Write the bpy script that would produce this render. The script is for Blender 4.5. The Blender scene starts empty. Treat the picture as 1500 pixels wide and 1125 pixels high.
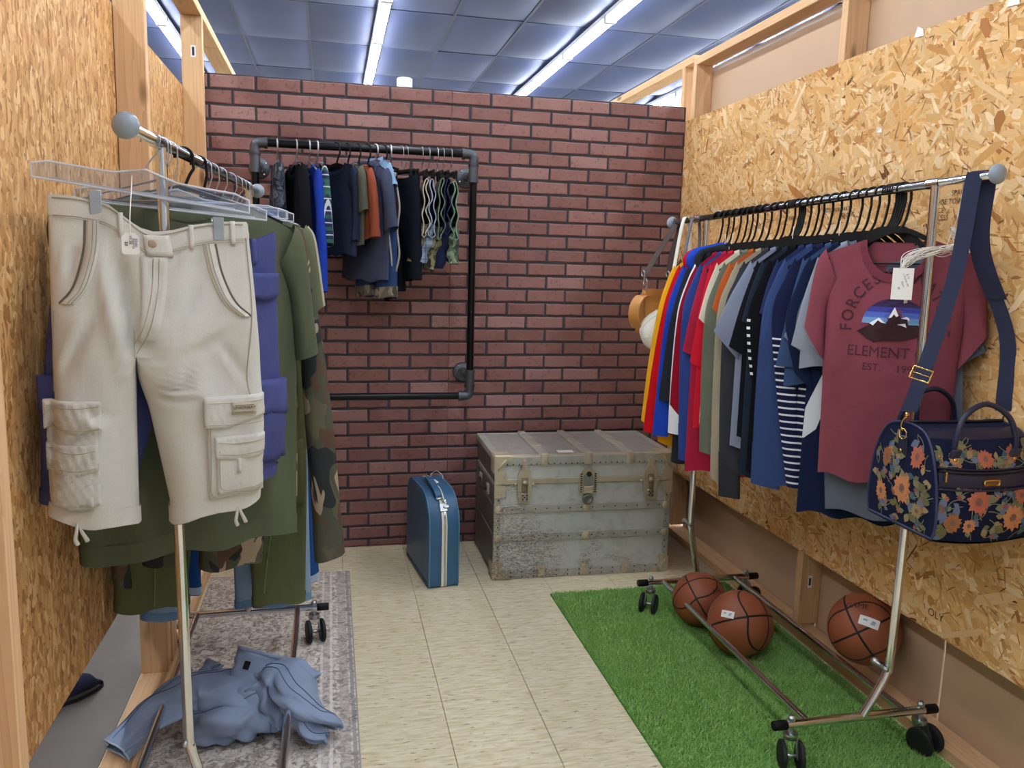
import bpy, bmesh, math, random
import numpy as np
from mathutils import Vector, Matrix

S = bpy.context.scene
COL = S.collection
PI = math.pi

# ------------------------------------------------------------------ camera
def make_camera():
    yaw, pitch, roll, f = 0.2223, 0.1482, -0.0264, 1185.1
    cy, sy, cp, sp = math.cos(yaw), math.sin(yaw), math.cos(pitch), math.sin(pitch)
    fw = Vector((sy*cp, cy*cp, -sp)); rt = Vector((cy, -sy, 0)); dn = fw.cross(rt)
    cr, sr = math.cos(roll), math.sin(roll)
    r2 = cr*rt + sr*dn; d2 = -sr*rt + cr*dn
    cam = bpy.data.cameras.new('camera'); o = bpy.data.objects.new('camera', cam); COL.objects.link(o)
    m = Matrix((r2, -d2, -fw)).transposed().to_4x4(); m.translation = Vector((0, 0, 1.4503))
    o.matrix_world = m
    cam.sensor_width = 36; cam.lens = f*36/1500; cam.clip_start = .02; cam.clip_end = 100
    S.camera = o
make_camera()

# ------------------------------------------------------------------ world, exposure
wd = bpy.data.worlds.new('world'); S.world = wd; wd.use_nodes = True
wd.node_tree.nodes['Background'].inputs[0].default_value = (.86, .92, 1, 1)
wd.node_tree.nodes['Background'].inputs[1].default_value = 0.25
S.view_settings.view_transform = 'Standard'
S.view_settings.look = 'None'
S.view_settings.use_curve_mapping = False
S.view_settings.gamma = 1
S.view_settings.exposure = 0.35
LAMP_STRENGTH = 42.0

# ------------------------------------------------------------------ colour + materials
def lin(h):
    if isinstance(h, str):
        h = h.lstrip('#'); c = [int(h[i:i+2], 16)/255 for i in (0, 2, 4)]
    else:
        c = [v/255 for v in h]
    return tuple(v/12.92 if v <= .04045 else ((v+.055)/1.055)**2.4 for v in c) + (1,)

class NT:
    def __init__(s, name):
        s.m = bpy.data.materials.new(name); s.m.use_nodes = True
        s.t = s.m.node_tree; s.n = s.t.nodes; s.b = s.n['Principled BSDF']
    def new(s, typ, **k):
        n = s.n.new('ShaderNode'+typ)
        for a, v in k.items(): setattr(n, a, v)
        return n
    def link(s, a, b): s.t.links.new(a, b)
    def set(s, node, **k):
        for a, v in k.items(): node.inputs[a.replace('_', ' ')].default_value = v
    def coord(s, kind='Object', scale=(1, 1, 1), rot=(0, 0, 0)):
        c = s.new('TexCoord'); m = s.new('Mapping')
        m.inputs['Scale'].default_value = scale; m.inputs['Rotation'].default_value = rot
        s.link(c.outputs[kind], m.inputs['Vector']); return m.outputs[0]
    def noise(s, vec, scale, detail=3, rough=.55, dist=0):
        n = s.new('TexNoise'); n.inputs['Scale'].default_value = scale
        n.inputs['Detail'].default_value = detail; n.inputs['Roughness'].default_value = rough
        n.inputs['Distortion'].default_value = dist
        if vec is not None: s.link(vec, n.inputs['Vector'])
        return n.outputs['Fac']
    def ramp(s, fac, stops, interp='LINEAR'):
        r = s.new('ValToRGB'); r.color_ramp.interpolation = interp
        e = r.color_ramp.elements
        while len(e) < len(stops): e.new(.5)
        for i, (p, c) in enumerate(stops):
            e[i].position = p; e[i].color = lin(c) if not isinstance(c, float) else (c, c, c, 1)
        s.link(fac, r.inputs[0]); return r.outputs[0]
    def mix(s, fac, a, b, mode='MIX'):
        n = s.new('Mix', data_type='RGBA', blend_type=mode)
        for inp, v in ((n.inputs[0], fac), (n.inputs[6], a), (n.inputs[7], b)):
            if hasattr(v, 'links'): s.link(v, inp)
            elif isinstance(v, (int, float)) : inp.default_value = v
            else: inp.default_value = v if len(v) == 4 and max(v) <= 1 else lin(v)
        return n.outputs[2]
    def math(s, op, a, b=0.0, c=None):
        n = s.new('Math', operation=op)
        for i, v in enumerate((a, b) if c is None else (a, b, c)):
            if hasattr(v, 'links'): s.link(v, n.inputs[i])
            else: n.inputs[i].default_value = v
        return n.outputs[0]
    def bump(s, h, strength=.3, dist=.01):
        b = s.new('Bump'); b.inputs['Strength'].default_value = strength; b.inputs['Distance'].default_value = dist
        s.link(h, b.inputs['Height']); s.link(b.outputs[0], s.b.inputs['Normal'])
    def base(s, v):
        if hasattr(v, 'links'): s.link(v, s.b.inputs['Base Color'])
        else: s.b.inputs['Base Color'].default_value = v
    def xyz(s, vec):
        n = s.new('SeparateXYZ'); s.link(vec, n.inputs[0]); return n.outputs

_mc = {}
def plain(name, color, rough=.5, metal=0, var=0, bump=0, bscale=60, spec=.5):
    key = (name, str(color))
    if key in _mc: return _mc[key]
    t = NT(name); t.b.inputs['Roughness'].default_value = rough; t.b.inputs['Metallic'].default_value = metal
    t.b.inputs['Specular IOR Level'].default_value = spec
    c = lin(color); v = t.coord()
    if var:
        n = t.noise(v, bscale*.15, 4)
        t.base(t.mix(n, tuple(x*(1-var) for x in c[:3])+(1,), tuple(min(1, x*(1+var)) for x in c[:3])+(1,)))
    else: t.base(c)
    if bump: t.bump(t.noise(v, bscale, 4), bump, .004)
    _mc[key] = t.m; return t.m

def fabric(color, weave=260, var=.10, rough=.95, wr=.35):
    key = ('fab', str(color))
    if key in _mc: return _mc[key]
    t = NT('fabric_'+str(color).strip('#')); t.b.inputs['Roughness'].default_value = rough
    t.b.inputs['Specular IOR Level'].default_value = .12
    c = lin(color); v = t.coord()
    n = t.noise(v, 9, 4)
    f = t.noise(v, weave, 2)
    a = t.mix(n, tuple(x*(1-var) for x in c[:3])+(1,), tuple(min(1, x*(1+var)) for x in c[:3])+(1,))
    t.base(t.mix(t.math('MULTIPLY', f, .35), a, tuple(x*.55 for x in c[:3])+(1,)))
    wv = t.coord(scale=(1, 1, .35))
    h = t.math('ADD', t.math('MULTIPLY', f, .12), t.noise(wv, 22, 3, .5, .4))
    t.bump(h, wr, .008)
    _mc[key] = t.m; return t.m

def denim(color, light):
    key = ('denim', color)
    if key in _mc: return _mc[key]
    t = NT('denim_'+color.strip('#')); t.b.inputs['Roughness'].default_value = .95
    t.b.inputs['Specular IOR Level'].default_value = .1
    v = t.coord(); f = t.noise(t.coord(scale=(1, 1, .3)), 420, 2); n = t.noise(v, 7, 4)
    t.base(t.mix(t.math('MULTIPLY', f, .5), t.mix(n, color, light), light))
    t.bump(t.math('ADD', t.math('MULTIPLY', f, .2), t.noise(v, 24, 3)), .35, .008)
    _mc[key] = t.m; return t.m

def camo(name, cols, scale=9, stretch=(1, 1, .7)):
    if name in _mc: return _mc[name]
    t = NT(name); t.b.inputs['Roughness'].default_value = .95; t.b.inputs['Specular IOR Level'].default_value = .1
    c = lin(cols[0]); out = c
    for i, k in enumerate(cols[1:]):
        v = t.coord(scale=stretch, rot=(.3*i, .7*i, 1.1*i))
        f = t.noise(v, scale*(1+.15*i), 2, .45, .9)
        out = t.mix(t.ramp(f, [(.52+.03*i, 0.0), (.535+.03*i, 1.0)]), out, lin(k))
    t.base(out); t.bump(t.noise(t.coord(), 30, 3), .3, .006)
    _mc[name] = t.m; return t.m

def striped(name, c1, c2, period, duty, axis='Z', rough=.95):
    if name in _mc: return _mc[name]
    t = NT(name); t.b.inputs['Roughness'].default_value = rough; t.b.inputs['Specular IOR Level'].default_value = .1
    v = t.coord(); z = t.xyz(v)[axis]
    fr = t.math('FRACT', t.math('DIVIDE', t.math('ADD', z, 10.0), period))
    t.base(t.mix(t.math('LESS_THAN', fr, duty), lin(c1), lin(c2)))
    t.bump(t.noise(v, 25, 3), .3, .006)
    _mc[name] = t.m; return t.m

def plaid(name, c1, c2, c3, p=.045):
    if name in _mc: return _mc[name]
    t = NT(name); t.b.inputs['Roughness'].default_value = .95
    v = t.xyz(t.coord()); out = lin(c1)
    for ax, cc, ph in (('X', c2, 0), ('Z', c2, .3), ('Z', c3, .7), ('X', c3, .6)):
        fr = t.math('FRACT', t.math('ADD', t.math('DIVIDE', v[ax], p), 10.0+ph))
        out = t.mix(t.math('MULTIPLY', t.math('LESS_THAN', fr, .3 if cc == c2 else .1), .7), out, lin(cc))
    t.base(out); _mc[name] = t.m; return t.m

def pine(name, axis, tone='#dcb387', dark='#bd8d60'):
    if name in _mc: return _mc[name]
    t = NT(name); t.b.inputs['Roughness'].default_value = .65; t.b.inputs['Specular IOR Level'].default_value = .25
    sc = {'X': (.25, 6, 6), 'Y': (6, .25, 6), 'Z': (6, 6, .25)}[axis]
    v = t.coord(scale=sc)
    n = t.noise(v, 2.2, 2, .5, .6)
    rings = t.math('FRACT', t.math('MULTIPLY', n, 9.0))
    g = t.noise(t.coord(scale=tuple(4*s for s in sc)), 9, 3)
    c = t.mix(t.math('MULTIPLY', t.math('POWER', rings, 2.0), .55), lin(tone), lin(dark))
    c = t.mix(t.math('MULTIPLY', g, .3), c, lin('#efd2ae'))
    # knots
    vo = t.new('TexVoronoi', distance='EUCLIDEAN'); vo.inputs['Scale'].default_value = 3.1
    sk = {'X': (.6, 2, 2), 'Y': (2, .6, 2), 'Z': (2, 2, .6)}[axis]
    t.link(t.coord(scale=sk), vo.inputs['Vector'])
    k = t.ramp(vo.outputs['Distance'], [(.05, 1.0), (.11, 0.0)])
    c = t.mix(t.math('MULTIPLY', k, .75), c, lin('#5a3018'))
    t.base(c); t.bump(g, .12, .003)
    _mc[name] = t.m; return t.m

# ------------------------------------------------------------------ mesh building
class MB:
    def __init__(s): s.v = []; s.f = []; s.mi = []; s.n = 0
    def add(s, v, f, m=0):
        v = np.asarray(v, float).reshape(-1, 3); b = s.n
        s.v.append(v); s.n += len(v)
        for q in f: s.f.append(tuple(int(i)+b for i in q)); s.mi.append(m)
        return s
    def grid(s, g, cu=False, cv=False, m=0, flip=False):
        g = np.asarray(g, float); a, b = g.shape[:2]; f = []
        for i in range(a if cv else a-1):
            for j in range(b if cu else b-1):
                q = (i*b+j, i*b+(j+1) % b, ((i+1) % a)*b+(j+1) % b, ((i+1) % a)*b+j)
                f.append(q[::-1] if flip else q)
        return s.add(g.reshape(-1, 3), f, m)
    def box(s, c, d, bev=0, rot=None, m=0):
        bm = bmesh.new(); bmesh.ops.create_cube(bm, size=1)
        for v in bm.verts: v.co = Vector((v.co.x*d[0], v.co.y*d[1], v.co.z*d[2]))
        if bev:
            bmesh.ops.bevel(bm, geom=bm.edges[:], offset=bev, segments=2 if bev > .004 else 1, profile=.5, affect='EDGES')
        R = rot if rot is not None else Matrix.Identity(3)
        vs = [R @ v.co + Vector(c) for v in bm.verts]; bm.verts.index_update()
        s.add([tuple(v) for v in vs], [[v.index for v in f.verts] for f in bm.faces], m); bm.free(); return s
    def tube(s, path, r, n=10, caps=True, m=0, flat=None):
        P = np.asarray(path, float); k = len(P); r = np.broadcast_to(np.asarray(r, float), (k,))
        T = np.gradient(P, axis=0); T /= np.linalg.norm(T, axis=1)[:, None]+1e-12
        ref = np.array([0, 0, 1.]) if abs(T[0][2]) < .9 else np.array([1., 0, 0])
        rings = []; N = np.cross(T[0], ref); N /= np.linalg.norm(N)
        for i in range(k):
            N = N - T[i]*(N@T[i]); N /= np.linalg.norm(N)+1e-12; B = np.cross(T[i], N)
            a = np.linspace(0, 2*PI, n, endpoint=False)
            rings.append(P[i]+r[i]*(np.cos(a)[:, None]*N+np.sin(a)[:, None]*B))
        s.grid(rings, cu=True, m=m)
        if caps:
            b = s.n-k*n
            s.f.append(tuple(b+j for j in range(n))[::-1]); s.mi.append(m)
            s.f.append(tuple(b+(k-1)*n+j for j in range(n))); s.mi.append(m)
        return s
    def lathe(s, prof, o=(0, 0, 0), ax='Z', n=20, m=0):
        a = np.linspace(0, 2*PI, n, endpoint=False); g = []
        for r, h in prof:
            x, y, z = r*np.cos(a), r*np.sin(a), np.full(n, h)
            p = {'Z': (x, y, z), 'X': (z, x, y), 'Y': (y, z, x)}[ax]
            g.append(np.stack(p, -1)+np.array(o))
        b0 = s.n; s.grid(g, cu=True, m=m)
        if prof[0][0] > 1e-6: s.f.append(tuple(b0+j for j in range(n))[::-1]); s.mi.append(m)
        if prof[-1][0] > 1e-6: s.f.append(tuple(b0+(len(prof)-1)*n+j for j in range(n))); s.mi.append(m)
        return s
    def ribbon(s, path, wdir, w, t, m=0):
        P = np.asarray(path, float); W = np.broadcast_to(np.asarray(wdir, float), P.shape).copy()
        W /= np.linalg.norm(W, axis=1)[:, None]
        T = np.gradient(P, axis=0); T /= np.linalg.norm(T, axis=1)[:, None]
        N = np.cross(T, W); N /= np.linalg.norm(N, axis=1)[:, None]
        w = np.broadcast_to(np.asarray(w, float), (len(P),))[:, None]
        g = np.stack([P-W*w/2-N*t/2, P+W*w/2-N*t/2, P+W*w/2+N*t/2, P-W*w/2+N*t/2], 1)
        b = s.n; k = len(P); s.grid(g, cu=True, m=m)
        s.f += [(b+3, b+2, b+1, b), (b+4*k-4, b+4*k-3, b+4*k-2, b+4*k-1)]; s.mi += [m, m]
        return s
    def prism(s, poly, y0, y1, m=0):   # poly in xz, extruded along y
        n = len(poly); v = [(x, y0, z) for x, z in poly]+[(x, y1, z) for x, z in poly]
        f = [tuple(range(n)), tuple(range(2*n-1, n-1, -1))]+[((i+1) % n, i, n+i, n+(i+1) % n) for i in range(n)]
        return s.add(v, f, m)
    def mesh(s, name, mats=None, smooth=True):
        me = bpy.data.meshes.new(name)
        V = np.concatenate(s.v) if s.v else np.zeros((0, 3))
        me.from_pydata(V.tolist(), [], s.f)
        for mm in (mats if isinstance(mats, (list, tuple)) else [mats]):
            if mm: me.materials.append(mm)
        if len(me.materials) > 1: me.polygons.foreach_set('material_index', s.mi)
        me.polygons.foreach_set('use_smooth', [bool(smooth)]*len(me.polygons))
        me.update(); return me
    def build(s, name, mats=None, parent=None, smooth=True, fix=True, angle=None):
        me = s.mesh(name, mats, smooth)
        if fix:
            bm = bmesh.new(); bm.from_mesh(me); bmesh.ops.recalc_face_normals(bm, faces=bm.faces); bm.to_mesh(me); bm.free()
        if angle is not None: me.set_sharp_from_angle(angle=math.radians(angle))
        return link(name, me, parent)

def link(name, me, parent=None):
    o = bpy.data.objects.new(name, me); COL.objects.link(o)
    if parent is not None: o.parent = parent
    return o
def tag(o, label, cat, group=None, kind=None):
    if label: o['label'] = label
    if cat: o['category'] = cat
    if group: o['group'] = group
    if kind: o['kind'] = kind
    return o
def thing(name, label, cat, loc=(0, 0, 0), yaw=0, group=None):
    o = bpy.data.objects.new(name, None); COL.objects.link(o); o.empty_display_size = .05
    o.location = loc; o.rotation_euler = (0, 0, yaw)
    return tag(o, label, cat, group)
def struct(name, o=None, loc=(0, 0, 0)):
    if o is None:
        o = bpy.data.objects.new(name, None); COL.objects.link(o); o.location = loc
    o['kind'] = 'structure'; return o
def bez(pts, n=16):
    """Catmull-Rom through points"""
    P = np.asarray(pts, float); P = np.vstack([2*P[0]-P[1], P, 2*P[-1]-P[-2]]); out = []
    k = len(P)-3
    for i in range(k):
        t = np.linspace(0, 1, max(2, n//k+1), endpoint=(i == k-1))[:, None]
        a, b, c, d = P[i:i+4]
        out.append(.5*((2*b)+(-a+c)*t+(2*a-5*b+4*c-d)*t**2+(-a+3*b-3*c+d)*t**3))
    return np.vstack(out)

_tc = {}
def text_flat(body, size, align='CENTER', bold=0.0):
    """2-D vertices and faces of a line of lettering"""
    cu = bpy.data.curves.new('lettering', 'FONT'); cu.body = body; cu.size = size
    cu.align_x = align; cu.offset = bold; cu.align_y = 'CENTER'; cu.resolution_u = 3
    o = bpy.data.objects.new('lettering', cu); COL.objects.link(o)
    dg = bpy.context.evaluated_depsgraph_get(); dg.update()
    me = bpy.data.meshes.new_from_object(o.evaluated_get(dg))
    v = np.array([tuple(x.co) for x in me.vertices]).reshape(-1, 3); f = [tuple(p.vertices) for p in me.polygons]
    bpy.data.objects.remove(o); bpy.data.meshes.remove(me); bpy.data.curves.remove(cu)
    return v, f

CHROME = plain('chrome', '#d9dce0', .14, 1.0)
STEEL = plain('zinc_steel', '#b9bec4', .32, 1.0)
BLACKP = plain('black_plastic', '#0d0d10', .55, 0, 0, 0, 60, .25)
RUBBER = plain('black_rubber', '#141416', .6)
IRON = plain('black_iron_pipe', '#15171b', .32, .6)
CASTIRON = plain('grey_malleable_iron', '#5c6068', .48, .75, .15, .3, 90)
PAPER = plain('white_card', '#f2f2f0', .7)
INK = plain('blue_black_ink', '#25253a', .7)
BRASS = plain('polished_gold_metal', '#d9b56a', .25, 1.0)
WOODZ = pine('pine_upright', 'Z'); WOODY = pine('pine_lengthwise', 'Y')
# ------------------------------------------------------------------ the setting
RNG = np.random.default_rng(7)

def mat_tile():
    t = NT('cream_vinyl_tile'); t.b.inputs['Roughness'].default_value = .34
    g = t.new('NewGeometry'); oi = t.new('ObjectInfo')
    m = t.new('Mapping'); m.inputs['Scale'].default_value = (15, 80, 9); t.link(g.outputs['Position'], m.inputs[0])
    n = t.noise(m.outputs[0], 1.0, 3, .6, .5)
    n2 = t.noise(g.outputs['Position'], 3, 3)
    m2 = t.new('Mapping'); m2.inputs['Scale'].default_value = (20, 105, 9); m2.inputs['Location'].default_value = (3, 7, 1); t.link(g.outputs['Position'], m2.inputs[0])
    d = t.noise(m2.outputs[0], 1.0, 3, .6)
    c = t.ramp(n, [(.3, '#d4c8a2'), (.47, '#e8ddbb'), (.62, '#f3ecd4'), (.75, '#f8f4e4')])
    c = t.mix(t.ramp(d, [(.33, .9), (.37, 0.0)]), c, lin('#8a7660'))
    c = t.mix(t.math('MULTIPLY', oi.outputs['Random'], .12), c, lin('#c8b98c'))
    c = t.mix(t.math('MULTIPLY', n2, .15), c, lin('#b9ab88'))
    t.base(c); t.bump(n, .04, .002)
    return t.m
TILE = mat_tile()

def floor():
    root = struct('floor')
    slab = MB().box((-1.5, 4.5, -.056), (15, 20, .1)).build('subfloor', plain('floor_joint', '#6e6450', .8), root, False)
    # far and unseen floor as one sheet around the tiled bay
    p = .3048; x0 = .352-6*p; y0 = 2.19-3*p
    nx, ny = 13, 10
    x1, y1 = x0+nx*p, y0+ny*p
    sh = MB()
    gv = plain('grey_aisle_sheet', '#77706a', .55, 0, .18, .05, 30)  # darker grey sheet laid on top of the cream tiles
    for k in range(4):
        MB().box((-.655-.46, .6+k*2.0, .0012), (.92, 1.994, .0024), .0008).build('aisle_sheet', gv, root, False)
    for a, b, c, d in ((-9, x0, -5.5, 14.5), (x1, 6, -5.5, 14.5), (x0, x1, -5.5, y0), (x0, x1, y1, 14.5)):
        sh.box(((a+b)/2, (c+d)/2, -.003), (b-a, d-c, .006))
    sh.build('vinyl_sheet', TILE, root, False)
    me = MB().box((0, 0, -.003), (p-.0016, p-.0016, .006), .0012).mesh('tile', TILE, False)
    for i in range(nx):
        for j in range(ny):
            o = link('tile', me, root); o.location = (x0+(i+.5)*p, y0+(j+.5)*p, RNG.uniform(-.0003, .0002))
floor()

# ---- brick panelled back wall
YW = 4.03
def mat_brick():
    t = NT('red_brick_face'); t.b.inputs['Roughness'].default_value = .75
    oi = t.new('ObjectInfo'); g = t.new('NewGeometry')
    n = t.noise(g.outputs['Position'], 14, 5, .65); n2 = t.noise(g.outputs['Position'], 60, 3)
    c = t.ramp(oi.outputs['Random'], [(0, '#704640'), (.4, '#7e504a'), (.75, '#8a5e58'), (1, '#9a746f')])
    c = t.mix(t.math('MULTIPLY', n, .5), c, lin('#a07c78'))
    c = t.mix(t.ramp(n2, [(.3, .55), (.42, 0.0)]), c, lin('#573a38'))
    t.base(c); t.bump(t.math('ADD', n, t.math('MULTIPLY', n2, .5)), .3, .004); return t.m
def brick_mesh(w, h, seed, m):
    r = np.random.default_rng(seed); d = .007
    def loop(i, y):
        xs = np.linspace(-w/2+i, w/2-i, 5); pts = []
        for x in xs: pts.append((x, -h/2+i))
        for x in xs[::-1]: pts.append((x, h/2-i))
        return np.array([(x, y, z) for x, z in pts])
    back = loop(0, 0); mid = loop(.0, -d*.55); front = loop(.004, -d)
    j = r.normal(0, .0012, (10, 2)); 
    for L in (mid, front): L[:, 0] += j[:, 0]; L[:, 2] += j[:, 1]
    front[:, 1] += r.normal(0, .0006, 10)
    mb = MB().grid([back, mid, front], cu=True); mb.f.append(tuple(range(20, 30))); mb.mi.append(0)
    me = mb.mesh('brick', m, False)
    bm = bmesh.new(); bm.from_mesh(me); bmesh.ops.recalc_face_normals(bm, faces=bm.faces); bm.to_mesh(me); bm.free()
    return me
def brick_wall():
    root = struct('wall_back')
    seam, xl, xr, zt = .577, -.642, 1.79, 2.266
    mort = plain('dark_grey_mortar', '#3d3e46', .85, 0, .15, .3, 120)
    for a, b in ((xl, seam-.0008), (seam+.0008, xr)):
        MB().box(((a+b)/2, YW+.009, zt/2), (b-a, .018, zt-.002)).build('panel', mort, root, False)
    # timber frame behind the panels
    for x in (xl+.05, .15, .62, 1.2, xr-.05):
        MB().box((x, YW+.063, zt/2-.02), (.038, .088, zt-.08)).build('stud', WOODZ, root, False)
    MB().box(((xl+xr)/2, YW+.063, zt-.03), (xr-xl, .088, .038)).build('top_plate', pine('pine_crosswise', 'X'), root, False)
    M = mat_brick(); W, H, g = .2032, .0674, .0115
    lib = {}
    def get(w, hh=None):
        k = (round(w, 3), hh)
        if k not in lib: lib[k] = [brick_mesh(w, hh or H-g, i*31+int(w*1000), M) for i in range(4)]
        return lib[k][RNG.integers(4)]
    items = []
    for k in range(34):
        z = 2.197+H/2-k*H
        hh = None
        if z+H/2 < .02: break
        if z-H/2 < 0: hh = z+H/2-g/2-.003; z = .003+hh/2
        for x_first, lo, hi in ((-.3291, xl, seam), (.7696, seam, xr)):
            off = x_first-(W/2 if k % 2 else 0)
            js = [off+c*W for c in range(-4, 9)]
            for j in js:
                a, b = max(j-W, lo), min(j, hi)
                if b-a < .02: continue
                a += g/2 if a > lo+1e-6 else (.0 if lo == seam else .002); b -= g/2 if b < hi-1e-6 else 0.0
                hid = (z < .55 and (a+b)/2 > .74) or ((a+b)/2 < -.1 and z < 1.72) or ((a+b)/2 > 1.36 and z < 1.55)
                items.append((hid, (a+b)/2, z, b-a, hh))
    items.sort(key=lambda q: q[0])
    rest = MB()
    for i, (hid, x, z, w, hh) in enumerate(items):
        me = get(w, hh)
        if i < 298:
            o = link('brick', me, root); o.location = (x, YW, z)
        else:
            v = np.array([tuple(q.co) for q in me.vertices])+np.array([x, YW, z])
            rest.add(v, [tuple(p.vertices) for p in me.polygons])
    o = rest.build('brick', M, root, False); o['kind'] = 'stuff'
brick_wall()

# ---- chip board walls
def flake_mat(name, rough=.7, emb=.25):
    t = NT(name); t.b.inputs['Roughness'].default_value = rough; t.b.inputs['Specular IOR Level'].default_value = .25
    a = t.new('Attribute'); a.attribute_name = 'tone'
    u = t.new('UVMap'); u.uv_map = 'grain'
    m = t.new('Mapping'); m.inputs['Scale'].default_value = (12, 260, 1); t.link(u.outputs[0], m.inputs[0])
    n = t.noise(m.outputs[0], 1, 3, .6)
    c = t.mix(t.math('MULTIPLY', n, .55), a.outputs['Color'], lin('#8a5a2a'))
    t.base(t.mix(.7, a.outputs['Color'], c)); t.bump(n, emb, .002); return t.m
def flakes(n, u0, u1, v0, v1, size, tones, wts, rng, ang, dep=.0016):
    """n thin wood strands on a rectangle; returns polygons in (u, v, height) with tone and grain uv"""
    L = rng.lognormal(math.log(size[0]), .45, n); Wd = np.clip(rng.lognormal(math.log(size[1]), .5, n), .004, size[1]*2.6)
    th = rng.normal(ang[0], ang[1], n)
    cu, cv = rng.uniform(u0, u1, n), rng.uniform(v0, v1, n); h = np.linspace(.0003, dep, n)
    base = np.array([(-.5, -.25), (-.3, -.5), (.25, -.45), (.5, -.2), (.45, .3), (.1, .5), (-.35, .4)])
    k = len(base)
    q = base[None]+rng.normal(0, .09, (n, k, 2))
    x = q[..., 0]*L[:, None]; y = q[..., 1]*Wd[:, None]
    c, s = np.cos(th)[:, None], np.sin(th)[:, None]
    U = np.clip(cu[:, None]+x*c-y*s, u0, u1); V = np.clip(cv[:, None]+x*s+y*c, v0, v1)
    Hh = h[:, None]+np.abs(y)*.004
    T = np.array([lin(t) for t in tones])[rng.choice(len(tones), n, p=np.array(wts)/sum(wts))]
    T[:, :3] *= rng.uniform(.86, 1.1, (n, 1))
    off = rng.uniform(0, 50, (n, 1))
    return U, V, Hh, T, x+off, y+off*1.7, k
def flake_obj(name, U, V, Hh, T, gu, gv, k, fn, mat, parent):
    n = len(U); P = fn(U.ravel(), V.ravel(), Hh.ravel())
    me = bpy.data.meshes.new(name)
    me.from_pydata(P.tolist(), [], np.arange(n*k).reshape(n, k).tolist())
    ca = me.color_attributes.new('tone', 'FLOAT_COLOR', 'POINT')
    ca.data.foreach_set('color', np.repeat(T, k, 0).ravel().astype(np.float32))
    uv = me.uv_layers.new(name='grain'); uv.data.foreach_set('uv', np.stack([gu.ravel(), gv.ravel()], -1).ravel())
    me.materials.append(mat); o = link(name, me, parent); o['kind'] = 'stuff'; return o

def wall_right():
    root = struct('wall_right')
    X = 1.792
    core = plain('chipboard_core', '#c9975a', .8, 0, .2, .3, 80)
    MB().box((X+.0055, 2.445, 1.2805), (.011, 3.17, 1.829)).build('chipboard_panel', core, root, False)
    FM = flake_mat('wood_strands')
    tones = ['#f2ce98', '#ecc186', '#e6b676', '#dca866', '#cc9454', '#f8deb2', '#b27840', '#664228']
    w = [22, 26, 22, 14, 6, 8, 2.0, .8]
    F = flakes(26000, .86, 4.03, .366, 2.195, (.066, .0135), tones, w, RNG, (0.35, .8))
    flake_obj('wood_strand', *F, lambda u, v, h: np.stack([X-h, u, v], -1), FM, root)
    st = root.children[-1]; st.data.flip_normals()      # strands face the room
    F = flakes(2600, .86, 4.03, .366, 2.195, (.028, .0024), ['#b07e48', '#9c6c3e', '#c08c54', '#6a4628'], [4, 3, 4, .7], RNG, (.35, .9), .0004)
    flake_obj('splinter', *F, lambda u, v, h: np.stack([X-.0019-h, u, v], -1), FM, root); root.children[-1].data.flip_normals()
    # stamped grade lettering, upright, on the face of the board
    ink = plain('stamp_ink', '#4a3420', .8)
    for s, y, z, sz in (('SPACES T', 2.06, 1.688, .022), ('EDGE TOWARDS', 2.09, 1.664, .022), ('SPACE', 2.16, 1.640, .022), ('LESS', 2.13, 1.618, .022), ('10', 2.30, 1.665, .024),
                        ('SIZED FOR PARTS', 2.66, 1.672, .021), ('SPACING', 2.60, 1.650, .021), ('24/16', 3.12, 1.652, .024), ('15/32', 3.22, 1.63, .024), ('EXPOSURE 1', 2.92, 1.655, .021), ('IN.', 2.86, 1.632, .021),
                        ('OLY', 1.99, .425, .034)):
        v, f = text_flat(s, sz)
        MB().add(np.stack([np.full(len(v), X-.0026), y-v[:, 0], z+v[:, 1]], -1), f).build('stamp', ink, root, False, False)
    # frame behind: bottom plate, studs, top plates, hardboard backing
    XB = X+.0445+.011
    MB().box((XB, 2.44, .019), (.089, 3.19, .038), .002).build('bottom_plate', WOODY, root, False)
    for y in (.9, 1.52, 2.735, 3.977):
        MB().box((XB, y, 1.26), (.089, .038, 2.40), .002).build('stud', WOODZ, root, False)
    MB().box((XB, 4.115, 1.27), (.089, .038, 2.42), .002).build('stud', WOODZ, root, False)
    MB().box((XB, 2.42, 2.479), (.089, 3.15, .038), .002).build('top_plate', WOODY, root, False)
    MB().box((XB, 5.10, 2.499), (.089, 2.2, .038), .002).build('top_plate', WOODY, root, False)
    hb = plain('tan_hardboard', '#c0a184', .6, 0, .08, .05, 40)
    for a, b in ((.86, 2.05), (2.055, 2.73), (2.735, 4.0)):
        top = 2.43 if a > 2.7 else (2.60 if a < 2 else 2.60)
        MB().box((XB+.049, (a+b)/2, top/2+.001), (.006, b-a-.002, top)).build('backing_board', hb, root, False)
    MB().box((XB+.0495, 3.37, 2.442), (.007, 1.2, .022)).build('edge_tape', plain('white_paper_tape', '#f4f6fa', .6), root, False)
    # bar-code stickers on the timber
    for y, z in ((2.716-.0008, .235),):
        MB().box((XB-.005, y, z), (.018, .0006, .05)).build('sticker', PAPER, root, False)
        MB().box((XB-.005, y-.0005, z), (.009, .0004, .03)).build('bar_code', INK, root, False)
    # torn paper scraps stapled along the edge
    for y, z, s in ((2.31, 2.19, .02), (1.95, 2.18, .022), (2.46, 1.92, .012), (1.62, .4, .012)):
        MB().add([(X-.004, y-s, z-s*.7), (X-.006, y+s, z-s*.5), (X-.008, y+.3*s, z+s), (X-.004, y-.7*s, z+.4*s)], [(3, 2, 1, 0)]).build('paper_scrap', PAPER, root, False, False)
wall_right()

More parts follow.
